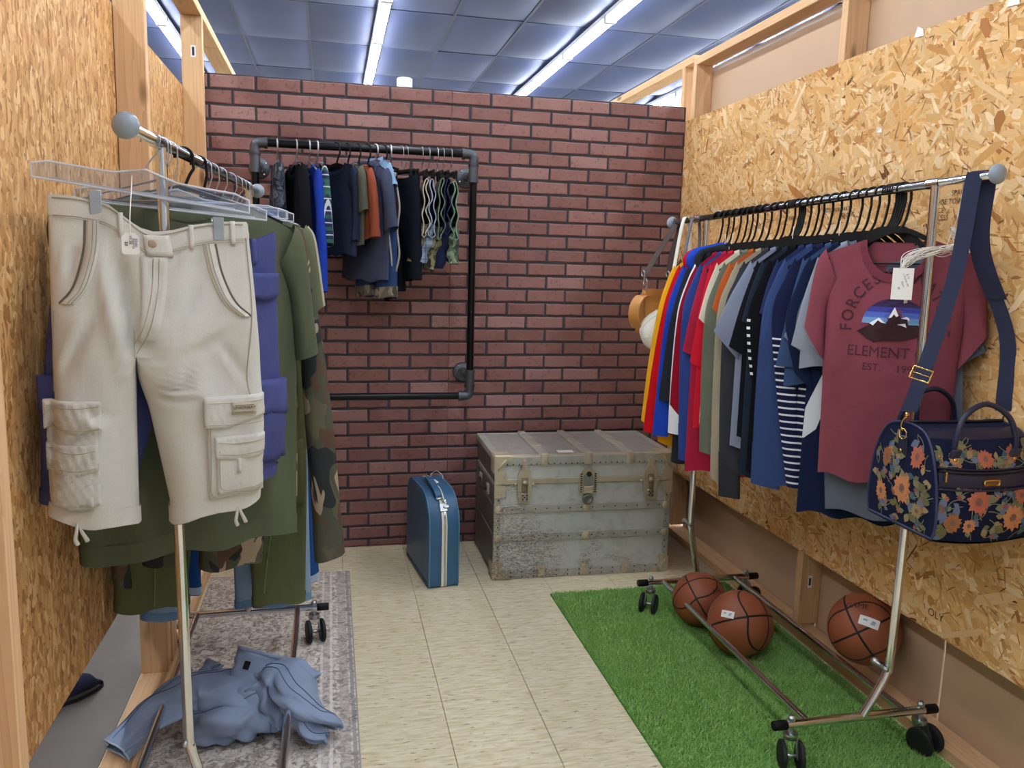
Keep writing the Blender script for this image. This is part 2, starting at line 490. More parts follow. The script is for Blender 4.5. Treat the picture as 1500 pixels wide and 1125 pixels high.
def mat_siding():
    t = NT('embossed_chip_siding'); t.b.inputs['Roughness'].default_value = .7; t.b.inputs['Specular IOR Level'].default_value = .25
    out = None; hs = None
    g = t.new('NewGeometry')
    for i, (sy, sz, rot) in enumerate(((60, 26, .3), (44, 18, -.45), (90, 40, .1))):
        m = t.new('Mapping'); m.inputs['Rotation'].default_value = (rot, 0, 0); m.inputs['Scale'].default_value = (1, sy, sz)
        m.inputs['Location'].default_value = (i*3.1, i*7.7, i*1.9)
        nz = t.new('TexNoise'); nz.inputs['Scale'].default_value = 14; t.link(g.outputs['Position'], nz.inputs[0])
        va = t.new('VectorMath', operation='MULTIPLY_ADD'); t.link(nz.outputs['Color'], va.inputs[0]); va.inputs[1].default_value = (.05, .05, .05); t.link(g.outputs['Position'], va.inputs[2])
        t.link(va.outputs[0], m.inputs[0])
        v = t.new('TexVoronoi'); v.inputs['Scale'].default_value = 1; t.link(m.outputs[0], v.inputs['Vector'])
        s = t.new('SeparateColor'); t.link(v.outputs['Color'], s.inputs[0])
        c = t.ramp(s.outputs[0], [(0, '#96683a'), (.2, '#b4824e'), (.5, '#c6955e'), (.8, '#d2a46e'), (1, '#e0ba8a')])
        h = s.outputs[1]
        out = c if out is None else t.mix(t.math('GREATER_THAN', s.outputs[2], .5), out, c)
        hs = h if hs is None else t.math('ADD', hs, h)
    f = t.noise(g.outputs['Position'], 55, 4)
    out = t.mix(t.ramp(f, [(.3, .8), (.42, 0.0)]), out, lin('#6e4722'))
    t.base(out); t.bump(t.math('ADD', hs, f), .3, .005); return t.m
def wall_left():
    root = struct('wall_left')
    X = -.636; SD = mat_siding()
    w = .2032
    edges = [2.778-w*k for k in range(10)][::-1]
    for a, b in zip(edges[:-1], edges[1:]):
        MB().box((X-.0055, (a+b)/2, 1.2805), (.011, b-a-.004, 1.829), .002).build('plank', SD, root, False)
    edges = [2.79+w*k for k in range(6)]+[4.026]
    for a, b in zip(edges[:-1], edges[1:]):
        MB().box((X-.0055, (a+b)/2, 1.2805), (.011, b-a-.004, 1.829), .002).build('plank', SD, root, False)
    MB().box((X-.0125, 2.49, 1.2805), (.003, 3.07, 1.826)).build('backing_sheet', plain('siding_core', '#4a3018', .9), root, False)
    XC = X+.0445
    for y in (1.505, 2.797, 3.995):
        MB().box((XC, y, 1.265), (.089, .038, 2.454), .002).build('stud', WOODZ, root, False)
    MB().box((XC, 3.0, 2.511), (.089, 3.1, .038), .002).build('top_plate', WOODY, root, False)
    MB().box((XC, 5.0, 2.511), (.089, .88, .038), .002).build('top_plate', WOODY, root, False)
    MB().box((XC, 2.75, .019), (.089, 2.55, .038), .002).build('bottom_plate', WOODY, root, False)
    MB().box((XC+.006, 3.975, 2.34), (.022, .0008, .05)).build('sticker', PAPER, root, False)
    MB().box((XC+.006, 3.9742, 2.34), (.010, .0006, .036)).build('bar_code', INK, root, False)
    # short double block on the bottom plate
    for dy in (0, .039):
        MB().box((XC, 2.87+dy, .14), (.089, .038, .2), .002).build('block', WOODZ, root, False)
wall_left()

# ---- shop ceiling and shell
ZC = 3.5
def ceiling():
    root = struct('ceiling')
    t = NT('blue_grey_ceiling_tile'); t.b.inputs['Roughness'].default_value = .6
    oi = t.new('ObjectInfo'); n = t.noise(t.coord(), 3, 4)
    c = t.mix(oi.outputs['Random'], lin('#303d66'), lin('#3a4876'))
    t.base(t.mix(t.math('MULTIPLY', n, .3), c, lin('#2b365a')))
    t.bump(t.noise(t.coord(), 90, 3), .1, .003)
    TM = t.m
    gridm = plain('dark_ceiling_grid', '#2a3558', .5)
    px, py = .605, 1.219
    # pillowed tile: sags in the middle
    g = []
    for v in np.linspace(-1, 1, 9):
        g.append([(u*(px/2-.008), v*(py/2-.008), -.004-.042*(1-abs(u)**2.4)*(1-abs(v)**3.2)) for u in np.linspace(-1, 1, 9)])
    me = MB().grid(g).mesh('tile', TM); me.flip_normals()
    x0 = .43-px*6; y0 = 7.13-py*4
    for i in range(12):
        for j in range(10):
            o = link('tile', me, root); o.location = (x0+(i+.5)*px, y0+(j+.5)*py, ZC+RNG.uniform(-.004, .004))
    gb = MB()
    for i in range(13): gb.box((x0+i*px, y0+5*py, ZC-.002), (.024, 10*py, .012))
    for j in range(11): gb.box((x0+6*px, y0+j*py, ZC-.0025), (12*px, .02, .011))
    gb.build('grid_bar', gridm, root, False)
    MB().box((-1.5, 4.5, ZC+.06), (15.2, 20.2, .08)).build('deck', plain('ceiling_deck', '#565f7d', .9), root, False)
    MB().box((-1.5, -1.4, ZC+.01), (15, 7.2, .02)).build('flat_ceiling', TM, root, False)
ceiling()
def shell():
    wm = plain('shop_wall_paint', '#e9edf4', .8)
    for nm, c, d in (('wall_shop_right', (4.2, 4.5, 1.75), (.1, 20, 3.5)), ('wall_shop_left', (-8.9, 4.5, 1.75), (.1, 20, 3.5)),
                     ('wall_shop_back', (-1.5, 14.4, 1.75), (15, .1, 3.5)), ('wall_shop_front', (-1.5, -5.4, 1.75), (15, .1, 3.5))):
        struct(nm, MB().box(c, d).build(nm, wm, None, False))
shell()
def aisle_shade_wall():
    # made-up partition, added across the left aisle to hold light off its floor
    root = struct('wall_aisle_shade')
    MB().box((-1.72, 3.0, 1.15), (.012, 7.0, 2.3)).build('shade_board', plain('brown_shade_board', '#8a6a44', .8, 0, .15), root, False)
    for y in (.2, 1.5, 2.8, 4.1, 5.4): MB().box((-1.77, y, 1.15), (.089, .038, 2.3)).build('stud', WOODZ, root, False)
aisle_shade_wall()

def strips():
    hm = plain('white_light_housing', '#dfe4ea', .4)
    em = bpy.data.materials.new('lit_fluorescent_tube'); em.use_nodes = True
    nt = em.node_tree; nt.nodes.clear(); e = nt.nodes.new('ShaderNodeEmission'); o = nt.nodes.new('ShaderNodeOutputMaterial')
    e.inputs[0].default_value = (.93, .97, 1, 1); e.inputs[1].default_value = LAMP_STRENGTH; nt.links.new(e.outputs[0], o.inputs[0])
    L = 1.2
    hp = [(-.05, 0), (-.045, -.03), (-.012, -.05), (.012, -.05), (.045, -.03), (.05, 0)]
    house = MB().prism(hp, -L/2, L/2).mesh('housing', hm, False)
    tube = MB().tube([(0, -L/2+.02, 0), (0, L/2-.02, 0)], .013, 10)
    tme = tube.mesh('lamp_tube', em)
    cap = MB().box((0, 0, 0), (.09, .02, .05), .003)
    cme = cap.mesh('end_cap', hm, False)
    rown = {-1.39: 'left', .43: 'middle', 2.21: 'right', -3.2: 'second left outer', 3.9: 'right outer', -5.0: 'far left outer'}
    for xx, w in ((-1.39, 'left'), (.43, 'middle'), (2.21, 'right'), (-3.2, ''), (3.9, '')):
        for k in range(-5 if w else -4, 8 if w else 6):
            y = 4.72+1.22*k
            ordn = ['first', 'second', 'third', 'fourth', 'fifth', 'sixth', 'seventh', 'eighth', 'ninth', 'tenth', 'eleventh', 'twelfth', 'thirteenth', 'fourteenth', 'fifteenth', 'sixteenth']
            lab = {'left': 'white fluorescent strip light in the row above the left chipboard wall', 'middle': 'white fluorescent strip light in the middle row, above the brick wall',
                   'right': 'white fluorescent strip light in the row toward the right chipboard wall', '': 'white fluorescent strip light in a row outside the booth'}[w]
            lab = '%s fluorescent strip light %s the brick wall, %s row' % (ordn[k if y > 4.2 else -1-k], 'back beyond' if y > 4.2 else 'in front of', rown[xx])
            r = thing('ceiling_light', lab, 'light', (xx, y, ZC-.048), 0, 'fluorescent strip lights, %s row' % (w or 'outer'))
            link('housing', house, r)
            for sx in (-.026, .026): o = link('lamp_tube', tme, r); o.location = (sx, 0, -.056)
            for sy in (-L/2+.012, L/2-.012): o = link('end_cap', cme, r); o.location = (0, sy, -.05)
strips()
# white pipe standing behind the brick wall
wp = MB().lathe([(.044, 0), (.044, 2.462), (.040, 2.466), (.038, 2.466), (.038, 2.40)], (.416, 4.8, 0), n=28).build('vent_pipe', plain('white_pvc', '#eef2f8', .4), None)
tag(wp, 'white round pipe end sticking up behind the brick wall', 'pipe')
# ------------------------------------------------------------------ floor coverings
def turf():
    x0, x1, y0, y1 = .94, 1.788, 1.28, 3.285
    r = thing('turf_mat', 'green artificial grass mat lying under the right clothes rack', 'mat', ((x0+x1)/2, (y0+y1)/2, 0))
    bk = plain('turf_backing', '#4a7c30', .9, 0, .2)
    MB().box((0, 0, .0035), (x1-x0, y1-y0, .006), .001).build('backing', bk, r, False)
    t = NT('grass_blades'); t.b.inputs['Roughness'].default_value = .6; t.b.inputs['Specular IOR Level'].default_value = .2
    a = t.new('Attribute'); a.attribute_name = 'tone'
    g = t.new('NewGeometry'); n = t.noise(g.outputs['Position'], 9, 4)
    t.base(t.mix(t.math('MULTIPLY', n, .5), a.outputs['Color'], lin('#7cb656'))); gm = t.m
    rng = np.random.default_rng(5); n = 190000
    P = np.stack([rng.uniform(x0+.004, x1-.004, n)-(x0+x1)/2, rng.uniform(y0+.004, y1-.004, n)-(y0+y1)/2, np.full(n, .006)], -1)
    th = rng.uniform(0, 2*PI, n); h = rng.uniform(.009, .019, n); w = rng.uniform(.0009, .0016, n); le = rng.normal(0, .008, (n, 2)); le[:, 1] -= .003
    dx = np.stack([np.cos(th)*w, np.sin(th)*w, np.zeros(n)], -1)
    tip = P+np.concatenate([le, h[:, None]], 1)
    V = np.stack([P-dx, P+dx, tip], 1).reshape(-1, 3)
    me = bpy.data.meshes.new('grass_blade')
    me.vertices.add(3*n); me.vertices.foreach_set('co', V.ravel())
    me.loops.add(3*n); me.loops.foreach_set('vertex_index', np.arange(3*n, dtype=np.int32))
    me.polygons.add(n); me.polygons.foreach_set('loop_start', np.arange(0, 3*n, 3, dtype=np.int32))
    me.update(calc_edges=True)
    T = np.array([lin(c) for c in ('#a4d474', '#badf8c', '#74ad4e', '#d2edac', '#e6f4cc')])[rng.choice(5, n, p=[.32, .3, .2, .13, .05])]
    ca = me.color_attributes.new('tone', 'FLOAT_COLOR', 'POINT'); ca.data.foreach_set('color', np.repeat(T, 3, 0).ravel().astype(np.float32))
    me.materials.append(gm); o = link('grass_blade', me, r); o['kind'] = 'stuff'
turf()
def rug():
    t = NT('faded_grey_rug'); t.b.inputs['Roughness'].default_value = .95; t.b.inputs['Specular IOR Level'].default_value = .1
    v = t.coord(); x = t.xyz(v)
    n = t.noise(v, 38, 5, .65, 1.2); n2 = t.noise(v, 5, 4, .6, .5); n3 = t.noise(t.coord(scale=(1, 1, 1)), 170, 3)
    c = t.ramp(n, [(.36, '#857b73'), (.45, '#b3aaa0'), (.53, '#dad3c9'), (.62, '#f0ece4')])
    # scrolling ornament, worn
    wv = t.new('TexWave', wave_type='RINGS'); wv.inputs['Scale'].default_value = 3.4; wv.inputs['Distortion'].default_value = 9; wv.inputs['Detail'].default_value = 2; wv.inputs['Detail Scale'].default_value = 2.4
    t.link(v, wv.inputs['Vector'])
    o = t.ramp(wv.outputs['Fac'], [(.46, 0.0), (.5, 1.0), (.56, 1.0), (.6, 0.0)])
    c = t.mix(t.math('MULTIPLY', t.math('MULTIPLY', o, n2), .6), c, lin('#a8959a'))
    # border bands along the long edge
    e = t.math('SUBTRACT', .61, x['X'])
    for p, wd, col, k in ((.012, .008, '#8f8a90', .7), (.04, .028, '#a79fa6', .45), (.082, .006, '#f0eeec', .8), (.115, .006, '#efecea', .7), (.1, .02, '#b7aeb0', .35), (.2, .006, '#e8e4e2', .6)):
        b = t.math('LESS_THAN', t.math('ABSOLUTE', t.math('SUBTRACT', e, p)), wd/2+.002)
        c = t.mix(t.math('MULTIPLY', t.math('MULTIPLY', b, k), t.math('ADD', .4, n)), c, lin(col))
    t.base(t.mix(t.math('MULTIPLY', n3, .25), c, lin('#8d8684'))); t.bump(n3, .4, .003)
    r = thing('area_rug', 'faded grey patterned area rug lying under the left clothes rack', 'rug', (-.535, 2.63, 0))
    MB().box((.305-.0, 0, .003), (.61, 2.12, .006), .002).build('pile', t.m, r, False)
    bd = plain('rug_binding', '#a9a4a8', .9)
    b = MB()
    b.box((.61, 0, .0035), (.006, 2.124, .007), .002); b.box((.305, 1.06, .0035), (.61, .006, .007), .002)
    b.build('binding', bd, r, False)
rug()

# ------------------------------------------------------------------ rolling racks
def caster(parent, x, y, z, yaw):
    c = MB()
    cy, sy = math.cos(yaw), math.sin(yaw)
    R = Matrix.Rotation(yaw, 3, 'Z')
    def tr(p): return (x+p[0]*cy-p[1]*sy, y+p[0]*sy+p[1]*cy, p[2])
    f = MB().lathe([(.008, z), (.008, .105), (.021, .104), (.023, .096), (.021, .088), (.016, .086)], (x, y, 0), n=16)
    f.lathe([(.011, z+.012), (.011, z+.022), (.006, z+.028), (0, z+.029)], (x, y, 0), n=12)
    for s in (-1, 1):
        p = [(.016, .09), (.03, .06), (.036, .04), (.028, .034), (.012, .05), (-.012, .088)]
        f.add([tr((a, s*.016, b)) for a, b in p]+[tr((a, s*.0178, b)) for a, b in p], [tuple(range(6)), tuple(range(11, 5, -1))]+[((i+1) % 6, i, 6+i, 6+(i+1) % 6) for i in range(6)])
    f.build('caster_fork', STEEL, parent, True, True, 35)
    prof = [(.008, -.007), (.030, -.0085), (.040, -.0075), (.044, -.004), (.044, .004), (.040, .0075), (.030, .0085), (.008, .007)]
    for sy_ in (-.0255, .0255):
        w = MB().lathe(prof, (0, 0, 0), 'Y', 26)
        vs = np.concatenate(w.v); w.v = [np.array([tr((v[0]+.024, v[1]+sy_, v[2]+.0445)) for v in vs])]
        w.build('wheel', RUBBER, parent, True, True, 40)
    h = MB().lathe([(.006, -.031), (.006, .031)], (0, 0, 0), 'Y', 12); vs = np.concatenate(h.v); h.v = [np.array([tr((v[0]+.024, v[1], v[2]+.0445)) for v in vs])]
    h.build('axle', STEEL, parent)
def rack(label, cx, y0, y1, half_end, half_bar, up0, up1, rail_a, rail_b, yaws):
    r = thing('clothes_rack', label, 'clothes rack', (cx, (y0+y1)/2, 0)); 
    def loc(p): return (p[0]-cx, p[1]-(y0+y1)/2, p[2])
    zb = .13
    for y in (y0, y1):
        MB().tube([loc((cx-half_end, y, zb)), loc((cx+half_end, y, zb))], .0127, 14).build('cross_bar', CHROME, r, True, True, 40)
        for s in (-1, 1):
            MB().lathe([(.0, -.024), (.013, -.024), (.0145, -.02), (.0145, .018), (.0128, .02)], loc((cx+s*half_end, y, zb)), 'X', 16).build('end_cap', BLACKP, r, True, True, 40)
    for s in (-1, 1):
        MB().tube([loc((cx+s*half_bar, y0, zb)), loc((cx+s*half_bar, y1, zb))], .011, 14).build('base_bar', CHROME, r, True, True, 40)
    for (y, up) in ((y0, up0), (y1, up1)):
        MB().tube(bez([loc(p) for p in up], 40), .0127, 16).build('upright', CHROME, r, True, True, 60)
        k = up[2]
        MB().lathe([(.0, -.02), (.006, -.02), (.008, -.005), (.006, .0), (.006, .03), (.012, .032), (.012, .044), (0, .046)], loc((k[0]-.012, y, k[2]+.02)), 'Y', 10).build('knob', STEEL, r)
    A, B = np.array(rail_a), np.array(rail_b)
    d = (B-A)/np.linalg.norm(B-A)
    MB().tube([loc(A+d*.0), loc(B)], .0105, 14).build('extension_rod', CHROME, r)
    ia = A+d*.19; ib = B-d*.2
    MB().tube([loc(ia), loc(ib)], .0127, 14).build('rail', plain('dark_chrome', '#8d9096', .2, 1.0), r)
    for q in (ia, ib): MB().tube([loc(q-d*.02), loc(q+d*.02)], .0155, 16).build('collar', CHROME, r, True, True, 40)
    fin = plain('frosted_end_knob', '#8d9aa6', .3)
    for q, sg in ((A, -1), (B, 1)):
        b = MB().lathe([(0, -.016), (.014, -.015), (.024, -.006), (.026, 0), (.024, .007), (.012, .015), (0, .017)], (0, 0, 0), 'Y', 22)
        o = b.build('end_knob', fin, r); o.location = loc(q); o.rotation_euler = (0, 0, math.atan2(-d[0], d[1]))
    i = 0
    for y in (y0, y1):
        for s in (-1, 1):
            caster(r, s*(half_end-.035), y-(y0+y1)/2, zb, yaws[i]); i += 1
    return r
RR0, RR1 = (1.651, 1.79, 1.706), (1.434, 3.305, 1.639)
rack('chrome rolling clothes rack on the green turf mat, hung with shirts and hoodies', 1.535, 1.97, 3.05, .255, .165,
     [(1.55, 1.97, .13), (1.585, 1.97, .19), (1.62, 1.97, .262), (1.629, 1.97, .33), (1.633, 1.97, .8), (1.622, 1.97, 1.69)],
     [(1.53, 3.05, .13), (1.505, 3.05, .25), (1.483, 3.05, .36), (1.48, 3.05, .43), (1.478, 3.05, .8), (1.47, 3.05, 1.64)],
     RR0, RR1, (-1.9, -1.3, -2.2, .3))
LR0, LR1 = (-.378, 1.715, 1.69), (-.262, 3.2, 1.69)
rack('chrome rolling clothes rack on the grey rug, hung with shorts and trousers', -.31, 1.95, 3.02, .275, .18,
     [(-.31, 1.95, .13), (-.325, 1.95, .19), (-.341, 1.95, .255), (-.346, 1.95, .33), (-.35, 1.95, .8), (-.361, 1.95, 1.68)],
     [(-.31, 3.02, .13), (-.28, 3.02, .25), (-.25, 3.02, .36), (-.247, 3.02, .43), (-.25, 3.02, .8), (-.276, 3.02, 1.68)],
     LR0, LR1, (-2.0, -1.2, -1.7, -1.35))

# ------------------------------------------------------------------ pipe frame on the brick wall
PY = 3.79
def pipe_rack():
    r = thing('pipe_clothes_rail', 'black iron pipe clothes rail frame bolted to the brick wall', 'clothes rail', (.16, PY, 1.38))
    xa, xb, zt, zb = -.318, .648, 1.94, .815
    L = lambda x, y, z: (x-.16, y-PY, z-1.38)
    for nm, a, b in (('rail', (xa+.03, PY, zt), (xb-.03, PY, zt)), ('lower_pipe', (xa+.03, PY, zb), (xb-.03, PY, zb)),
                     ('side_pipe', (xb, PY, zb+.03), (xb, PY, zt-.03)), ('side_pipe', (xa, PY, zb+.03), (xa, PY, zt-.03))):
        MB().tube([L(*a), L(*b)], .0168, 18).build(nm, IRON, r, True, True, 40)
    for x, sx in ((xa, 1), (xb, -1)):
        for z, sz in ((zt, -1), (zb, 1)):
            e = MB().tube(bez([L(x+sx*.05, PY, z), L(x+sx*.022, PY, z), L(x+sx*.006, PY, z+sz*.006), L(x, PY, z+sz*.022), L(x, PY, z+sz*.05)], 14), .0215, 18)
            e.tube([L(x+sx*.042, PY, z), L(x+sx*.054, PY, z)], .0245, 18); e.tube([L(x, PY, z+sz*.042), L(x, PY, z+sz*.054)], .0245, 18)
            e.build('elbow', CASTIRON, r, True, True, 40)
            zt2 = z+sz*.085
            t = MB().tube([L(x, PY, zt2-.035), L(x, PY, zt2+.035)], .0215, 18)
            for q in (-.035, .035): t.tube([L(x, PY, zt2+q-.006), L(x, PY, zt2+q+.006)], .0245, 18)
            t.build('tee', CASTIRON, r, True, True, 40)
            MB().tube([L(x, PY+.015, zt2), L(x, YW-.02, zt2)], .0165, 16).build('stub_pipe', CASTIRON, r)
            f = MB().lathe([(.0, 0), (.026, 0), (.026, .012), (.03, .014), (.045, .019), (.048, .024), (.048, .031), (0, .031)], L(x, YW-.039, zt2), 'Y', 26)
            fl = f.build('flange', CASTIRON, r, True, True, 35)
            for k in range(4):
                a = k*PI/2+.6; sc = MB(); sc.lathe([(0, -.003), (.005, -.002), (.006, .003)], L(x+.036*math.cos(a), YW-.0235, zt2+.036*math.sin(a)), 'Y', 8)
                sc.build('screw', STEEL, fl)
    return r
pipe_rack()

# ------------------------------------------------------------------ trunk
def mat_trunk(name, base, rustk, hi, metal=.45):
    t = NT(name); t.b.inputs['Roughness'].default_value = .5; t.b.inputs['Metallic'].default_value = metal
    v = t.coord()
    n = t.noise(v, 5.5, 5, .65, .4); s = t.noise(t.coord(scale=(1, 1, 2.6)), 64, 5, .78, .8); m = t.noise(v, 90, 3)
    c = t.mix(t.math('MULTIPLY', n, .7), lin(base), lin(hi))
    xs = t.xyz(v)
    low = t.math('ADD', t.math('MULTIPLY', xs['X'], -.45), t.math('MULTIPLY', xs['Z'], -.55))   # scuffing sits low on the left of the trunk
    n = t.math('ADD', n, t.math('ADD', low, .06))
    wear = t.math('MULTIPLY', t.ramp(n, [(.50-rustk*.2, 0.0), (.66-rustk*.2, 1.0)]), t.ramp(s, [(.47, 0.0), (.54, 1.0)]))
    g2 = t.noise(v, 16, 4, .6, .6); c = t.mix(t.ramp(g2, [(.5, 0.0), (.66, .22)]), c, lin('#6f6a62'))
    c = t.mix(t.math('MULTIPLY', wear, .75), c, lin('#6b564c'))
    c = t.mix(t.ramp(m, [(.66, 0.0), (.74, .6)]), c, lin('#d8dcdc'))
    t.base(c); t.bump(t.math('ADD', s, m), .2, .003); return t.m
def trunk():
    W, D, H = .856, .50, .584
    r = thing('steamer_trunk', 'weathered grey metal steamer trunk with brass corners against the brick wall', 'trunk', (1.151, 3.484+D/2, 0), -.014)
    skin = mat_trunk('worn_tin_sheet', '#bcc1bc', .12, '#dfe2de', .2); dark = mat_trunk('worn_side_sheet', '#5f5a55', .35, '#77726c', .15)
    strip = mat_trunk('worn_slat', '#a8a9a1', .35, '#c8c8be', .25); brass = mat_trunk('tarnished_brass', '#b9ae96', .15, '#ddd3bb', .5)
    top = mat_trunk('worn_top_sheet', '#9a9691', .25, '#b6b5b1', .2)
    zl = .452
    y0 = -D/2
    b = MB().box((0, 0, zl/2+.004), (W-.012, D-.012, zl-.008), .004).build('body', skin, r, False)
    lid = MB().box((0, 0, (zl+H)/2), (W-.012, D-.012, H-zl-.004), .006).build('lid', skin, r, False)
    MB().box((0, 0, H-.004), (W-.03, D-.03, .008), .002).build('top_sheet', top, lid, False)
    for sx in (-1, 1):
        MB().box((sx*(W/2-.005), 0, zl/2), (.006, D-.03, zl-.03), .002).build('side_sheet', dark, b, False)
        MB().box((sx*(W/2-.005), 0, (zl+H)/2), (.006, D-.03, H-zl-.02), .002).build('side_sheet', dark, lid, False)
    # front frame strips and slats
    def fs(x, z, w, h, t=.007, nm='edge_strip', par=b, m=strip): return MB().box((x, y0+.004-t/2, z), (w, t, h), .0018).build(nm, m, par, False)
    fs(0, .02, W-.004, .038); fs(0, H-.022, W-.004, .04, .008, par=lid)
    for z in (.335, .2): fs(0, z, W-.01, .036, .009, 'slat')
    fs(0, zl+.014, W-.05, .026, .009, 'valance', lid, brass)
    for sx in (-1, 1):
        fs(sx*(W/2-.015), zl/2, .03, zl-.01, .006); fs(sx*(W/2-.015), (zl+H)/2, .03, H-zl, .0065, par=lid)
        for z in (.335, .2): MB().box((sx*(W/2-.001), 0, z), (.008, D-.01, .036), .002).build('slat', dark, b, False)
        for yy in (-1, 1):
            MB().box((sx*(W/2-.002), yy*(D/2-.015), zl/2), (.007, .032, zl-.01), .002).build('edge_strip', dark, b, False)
        MB().box((sx*(W/2-.001), 0, H-.012), (.008, D-.002, .03), .002).build('edge_strip', strip, lid, False)
        MB().box((sx*(W/2-.016), 0, H-.0005), (.03, D-.004, .006), .002).build('edge_strip', strip, lid, False)
        # leather handle with caps
        MB().tube(bez([(sx*(W/2+.001), -.1, .395), (sx*(W/2+.016), -.07, .392), (sx*(W/2+.022), 0, .388), (sx*(W/2+.016), .07, .392), (sx*(W/2+.001), .1, .395)], 14), .011, 8).build('handle', plain('old_leather', '#3a2c22', .7), r)
        for yy in (-.1, .1): MB().box((sx*(W/2+.003), yy, .395), (.012, .045, .05), .004).build('handle_cap', brass, r, False)
    for yy in (-1, 1): MB().box((0, yy*(D/2-.014), H-.0002), (W-.004, .03, .006), .002).build('edge_strip', brass if yy < 0 else strip, lid, False)
    for x in (-.197, .012, .215):
        MB().box((x, 0, H+.002), (.05, D-.01, .008), .002).build('slat', strip, lid, False)
        for yy in (-.06, .1): MB().box((x, yy, H+.007), (.056, .03, .004), .0015).build('clamp', brass, lid, False)
        for yy in (y0, -y0):
            s = 1 if yy > 0 else -1
            MB().box((x, yy+s*.003, H-.02), (.036, .014, .052), .006).build('clamp', brass, lid, True, True, 40)
            MB().box((x, yy-s*.012, H+.006), (.036, .04, .008), .003).build('clamp', brass, lid, True, True, 40)
        MB().box((x, y0-.002, .034), (.04, .012, .056), .005).build('clamp', brass, b, True, True, 40)
    for z in (.335, .2):
        for x in (-W/2+.024, .012, W/2-.024):
            MB().lathe([(.02, 0), (.02, -.004), (.012, -.009), (0, -.01)], (x, y0-.004, z), 'Y', 14).build('slat_clamp', brass, b, True, True, 35)
    # corner shields
    def corner(sx, z, up, par):
        q = 1 if up else -1
        p = [(0, 0), (-.085, 0), (-.07, -.022*q), (-.045, -.03*q), (-.04, -.06*q), (-.05, -.085*q), (-.02, -.09*q), (0, -.075*q)]
        pts = [(sx*(W/2+.001)+sx*a, z+c) for a, c in p]
        if (sx > 0) == (q > 0): pts = pts[::-1]
        MB().prism(pts, y0-.009, y0-.001).build('corner', brass, par, False)
        MB().box((sx*(W/2+.002), y0+.03, z-q*.04), (.007, .075, .08), .003).build('corner', brass if sx < 0 else strip, par, False)
        if up: MB().box((sx*(W/2-.035), y0+.04, H+.003), (.075, .08, .006), .003).build('corner', brass, par, False)
        MB().tube([(sx*(W/2-.05), y0-.011, z-q*.012), (sx*(W/2-.012), y0-.011, z-q*.062)], .004, 6).build('rib', brass, par)
    for sx in (-1, 1): corner(sx, H, True, lid); corner(sx, 0.003, False, b)
    for sx in (-1, 1):
        for q, z, par in ((1, zl+.034, lid), (-1, zl-.03, b)):
            p = [(0, -.03), (-.05, -.03*q), (-.062, -.012*q), (-.04, .004*q), (-.06, .02*q), (-.03, .032*q), (0, .03)]
            p = [(0, -.032), (-.048, -.028), (-.06, -.01), (-.042, .002), (-.058, .018), (-.03, .032), (0, .03)]
            pts = [(sx*(W/2+.001)+sx*a, z+c*q) for a, c in p]
            MB().prism(pts, y0-.008, y0-.001).build('hinge_plate', brass, par, False)
    # centre lock
    lk = MB(); a = np.linspace(0, PI, 12)
    pts = [(-.042, -.075), (.042, -.075)]+[(.042*math.cos(t), .0+.045*math.sin(t)) for t in a]
    lk.prism([(x+.012, z+zl+.025) for x, z in pts], y0-.014, y0-.003)
    lock = lk.build('lock', brass, r, False)
    MB().prism([(x*.62+.012, z*.62+zl+.022) for x, z in pts], y0-.019, y0-.012).build('hasp', mat_trunk('lock_iron', '#8f918e', .2, '#aaaaa6', .7), lock, False)
    st = MB()
    for s in (-1, 1):
        for k in range(9): st.box((.012+s*.034, y0-.0145, zl-.04+k*.0105), (.009, .003, .005))
    st.build('stitching', plain('black_leather_trim', '#1c1712', .6), lock, False)
    MB().lathe([(.012, 0), (.012, -.004), (.007, -.006), (0, -.006)], (.012, y0-.019, zl+.045), 'Y', 14).build('keyhole', plain('keyhole_shadow_iron', '#2c2722', .6, .5), lock)
    MB().box((.012, y0-.017, zl-.03), (.05, .01, .035), .004).build('hasp_tongue', brass, lock, False)
    MB().lathe([(.026, 0), (.026, -.006), (.018, -.012), (.016, -.009), (0, -.009)], (.012, y0-.012, zl-.075), 'Y', 20).build('hasp_disc', plain('worn_disc', '#7f827c', .45, .7), lock)
    # two drawbolts
    for x in (-.29, .318):
        p = [(-.006, .115), (.006, .115), (.014, .075), (.032, .05), (.034, .0), (.03, -.055), (.024, -.085), (-.024, -.085), (-.03, -.055), (-.034, 0), (-.032, .05), (-.014, .075)]
        db = MB().prism([(a+x, c+zl) for a, c in p][::-1], y0-.011, y0-.002).build('draw_bolt', brass, r, False)
        MB().box((x, y0-.015, zl+.0), (.03, .012, .075), .005).build('bolt_tongue', mat_trunk('bolt_iron', '#8a7a68', .5, '#a89880', .6), db, True, True, 40)
        MB().lathe([(.012, 0), (.012, -.004), (0, -.007)], (x, y0-.02, zl+.012), 'Y', 12).build('rivet', brass, db)
        MB().box((x, y0-.014, zl-.056), (.034, .012, .04), .004).build('bolt_catch', plain('catch_steel', '#b4b2aa', .4, .9), db, True, True, 40)
        ch = MB()
        for i in range(3):
            for j in range(3):
                if (i+j) % 2 == 0: ch.box((x-.009+.009*i, y0-.0205, zl-.065+.009*j), (.006, .002, .006))
        ch.build('bolt_hole', plain('dark_hole', '#241c14', .8), db, False)
        for s in (-1, 1): MB().lathe([(.008, 0), (.008, -.004), (0, -.008)], (x+s*.042, y0-.004, zl+.001), 'Y', 10).build('rivet', brass, db)
    rv = MB()
    for k in range(30):
        x = -W/2+.03+k*(W-.06)/29
        for z in (H-.037, .034, .2, .335, .012):
            if k % 2 == 0 or z > .5: rv.lathe([(.0038, 0), (.003, -.002), (0, -.003)], (x, y0-.005, z), 'Y', 6)
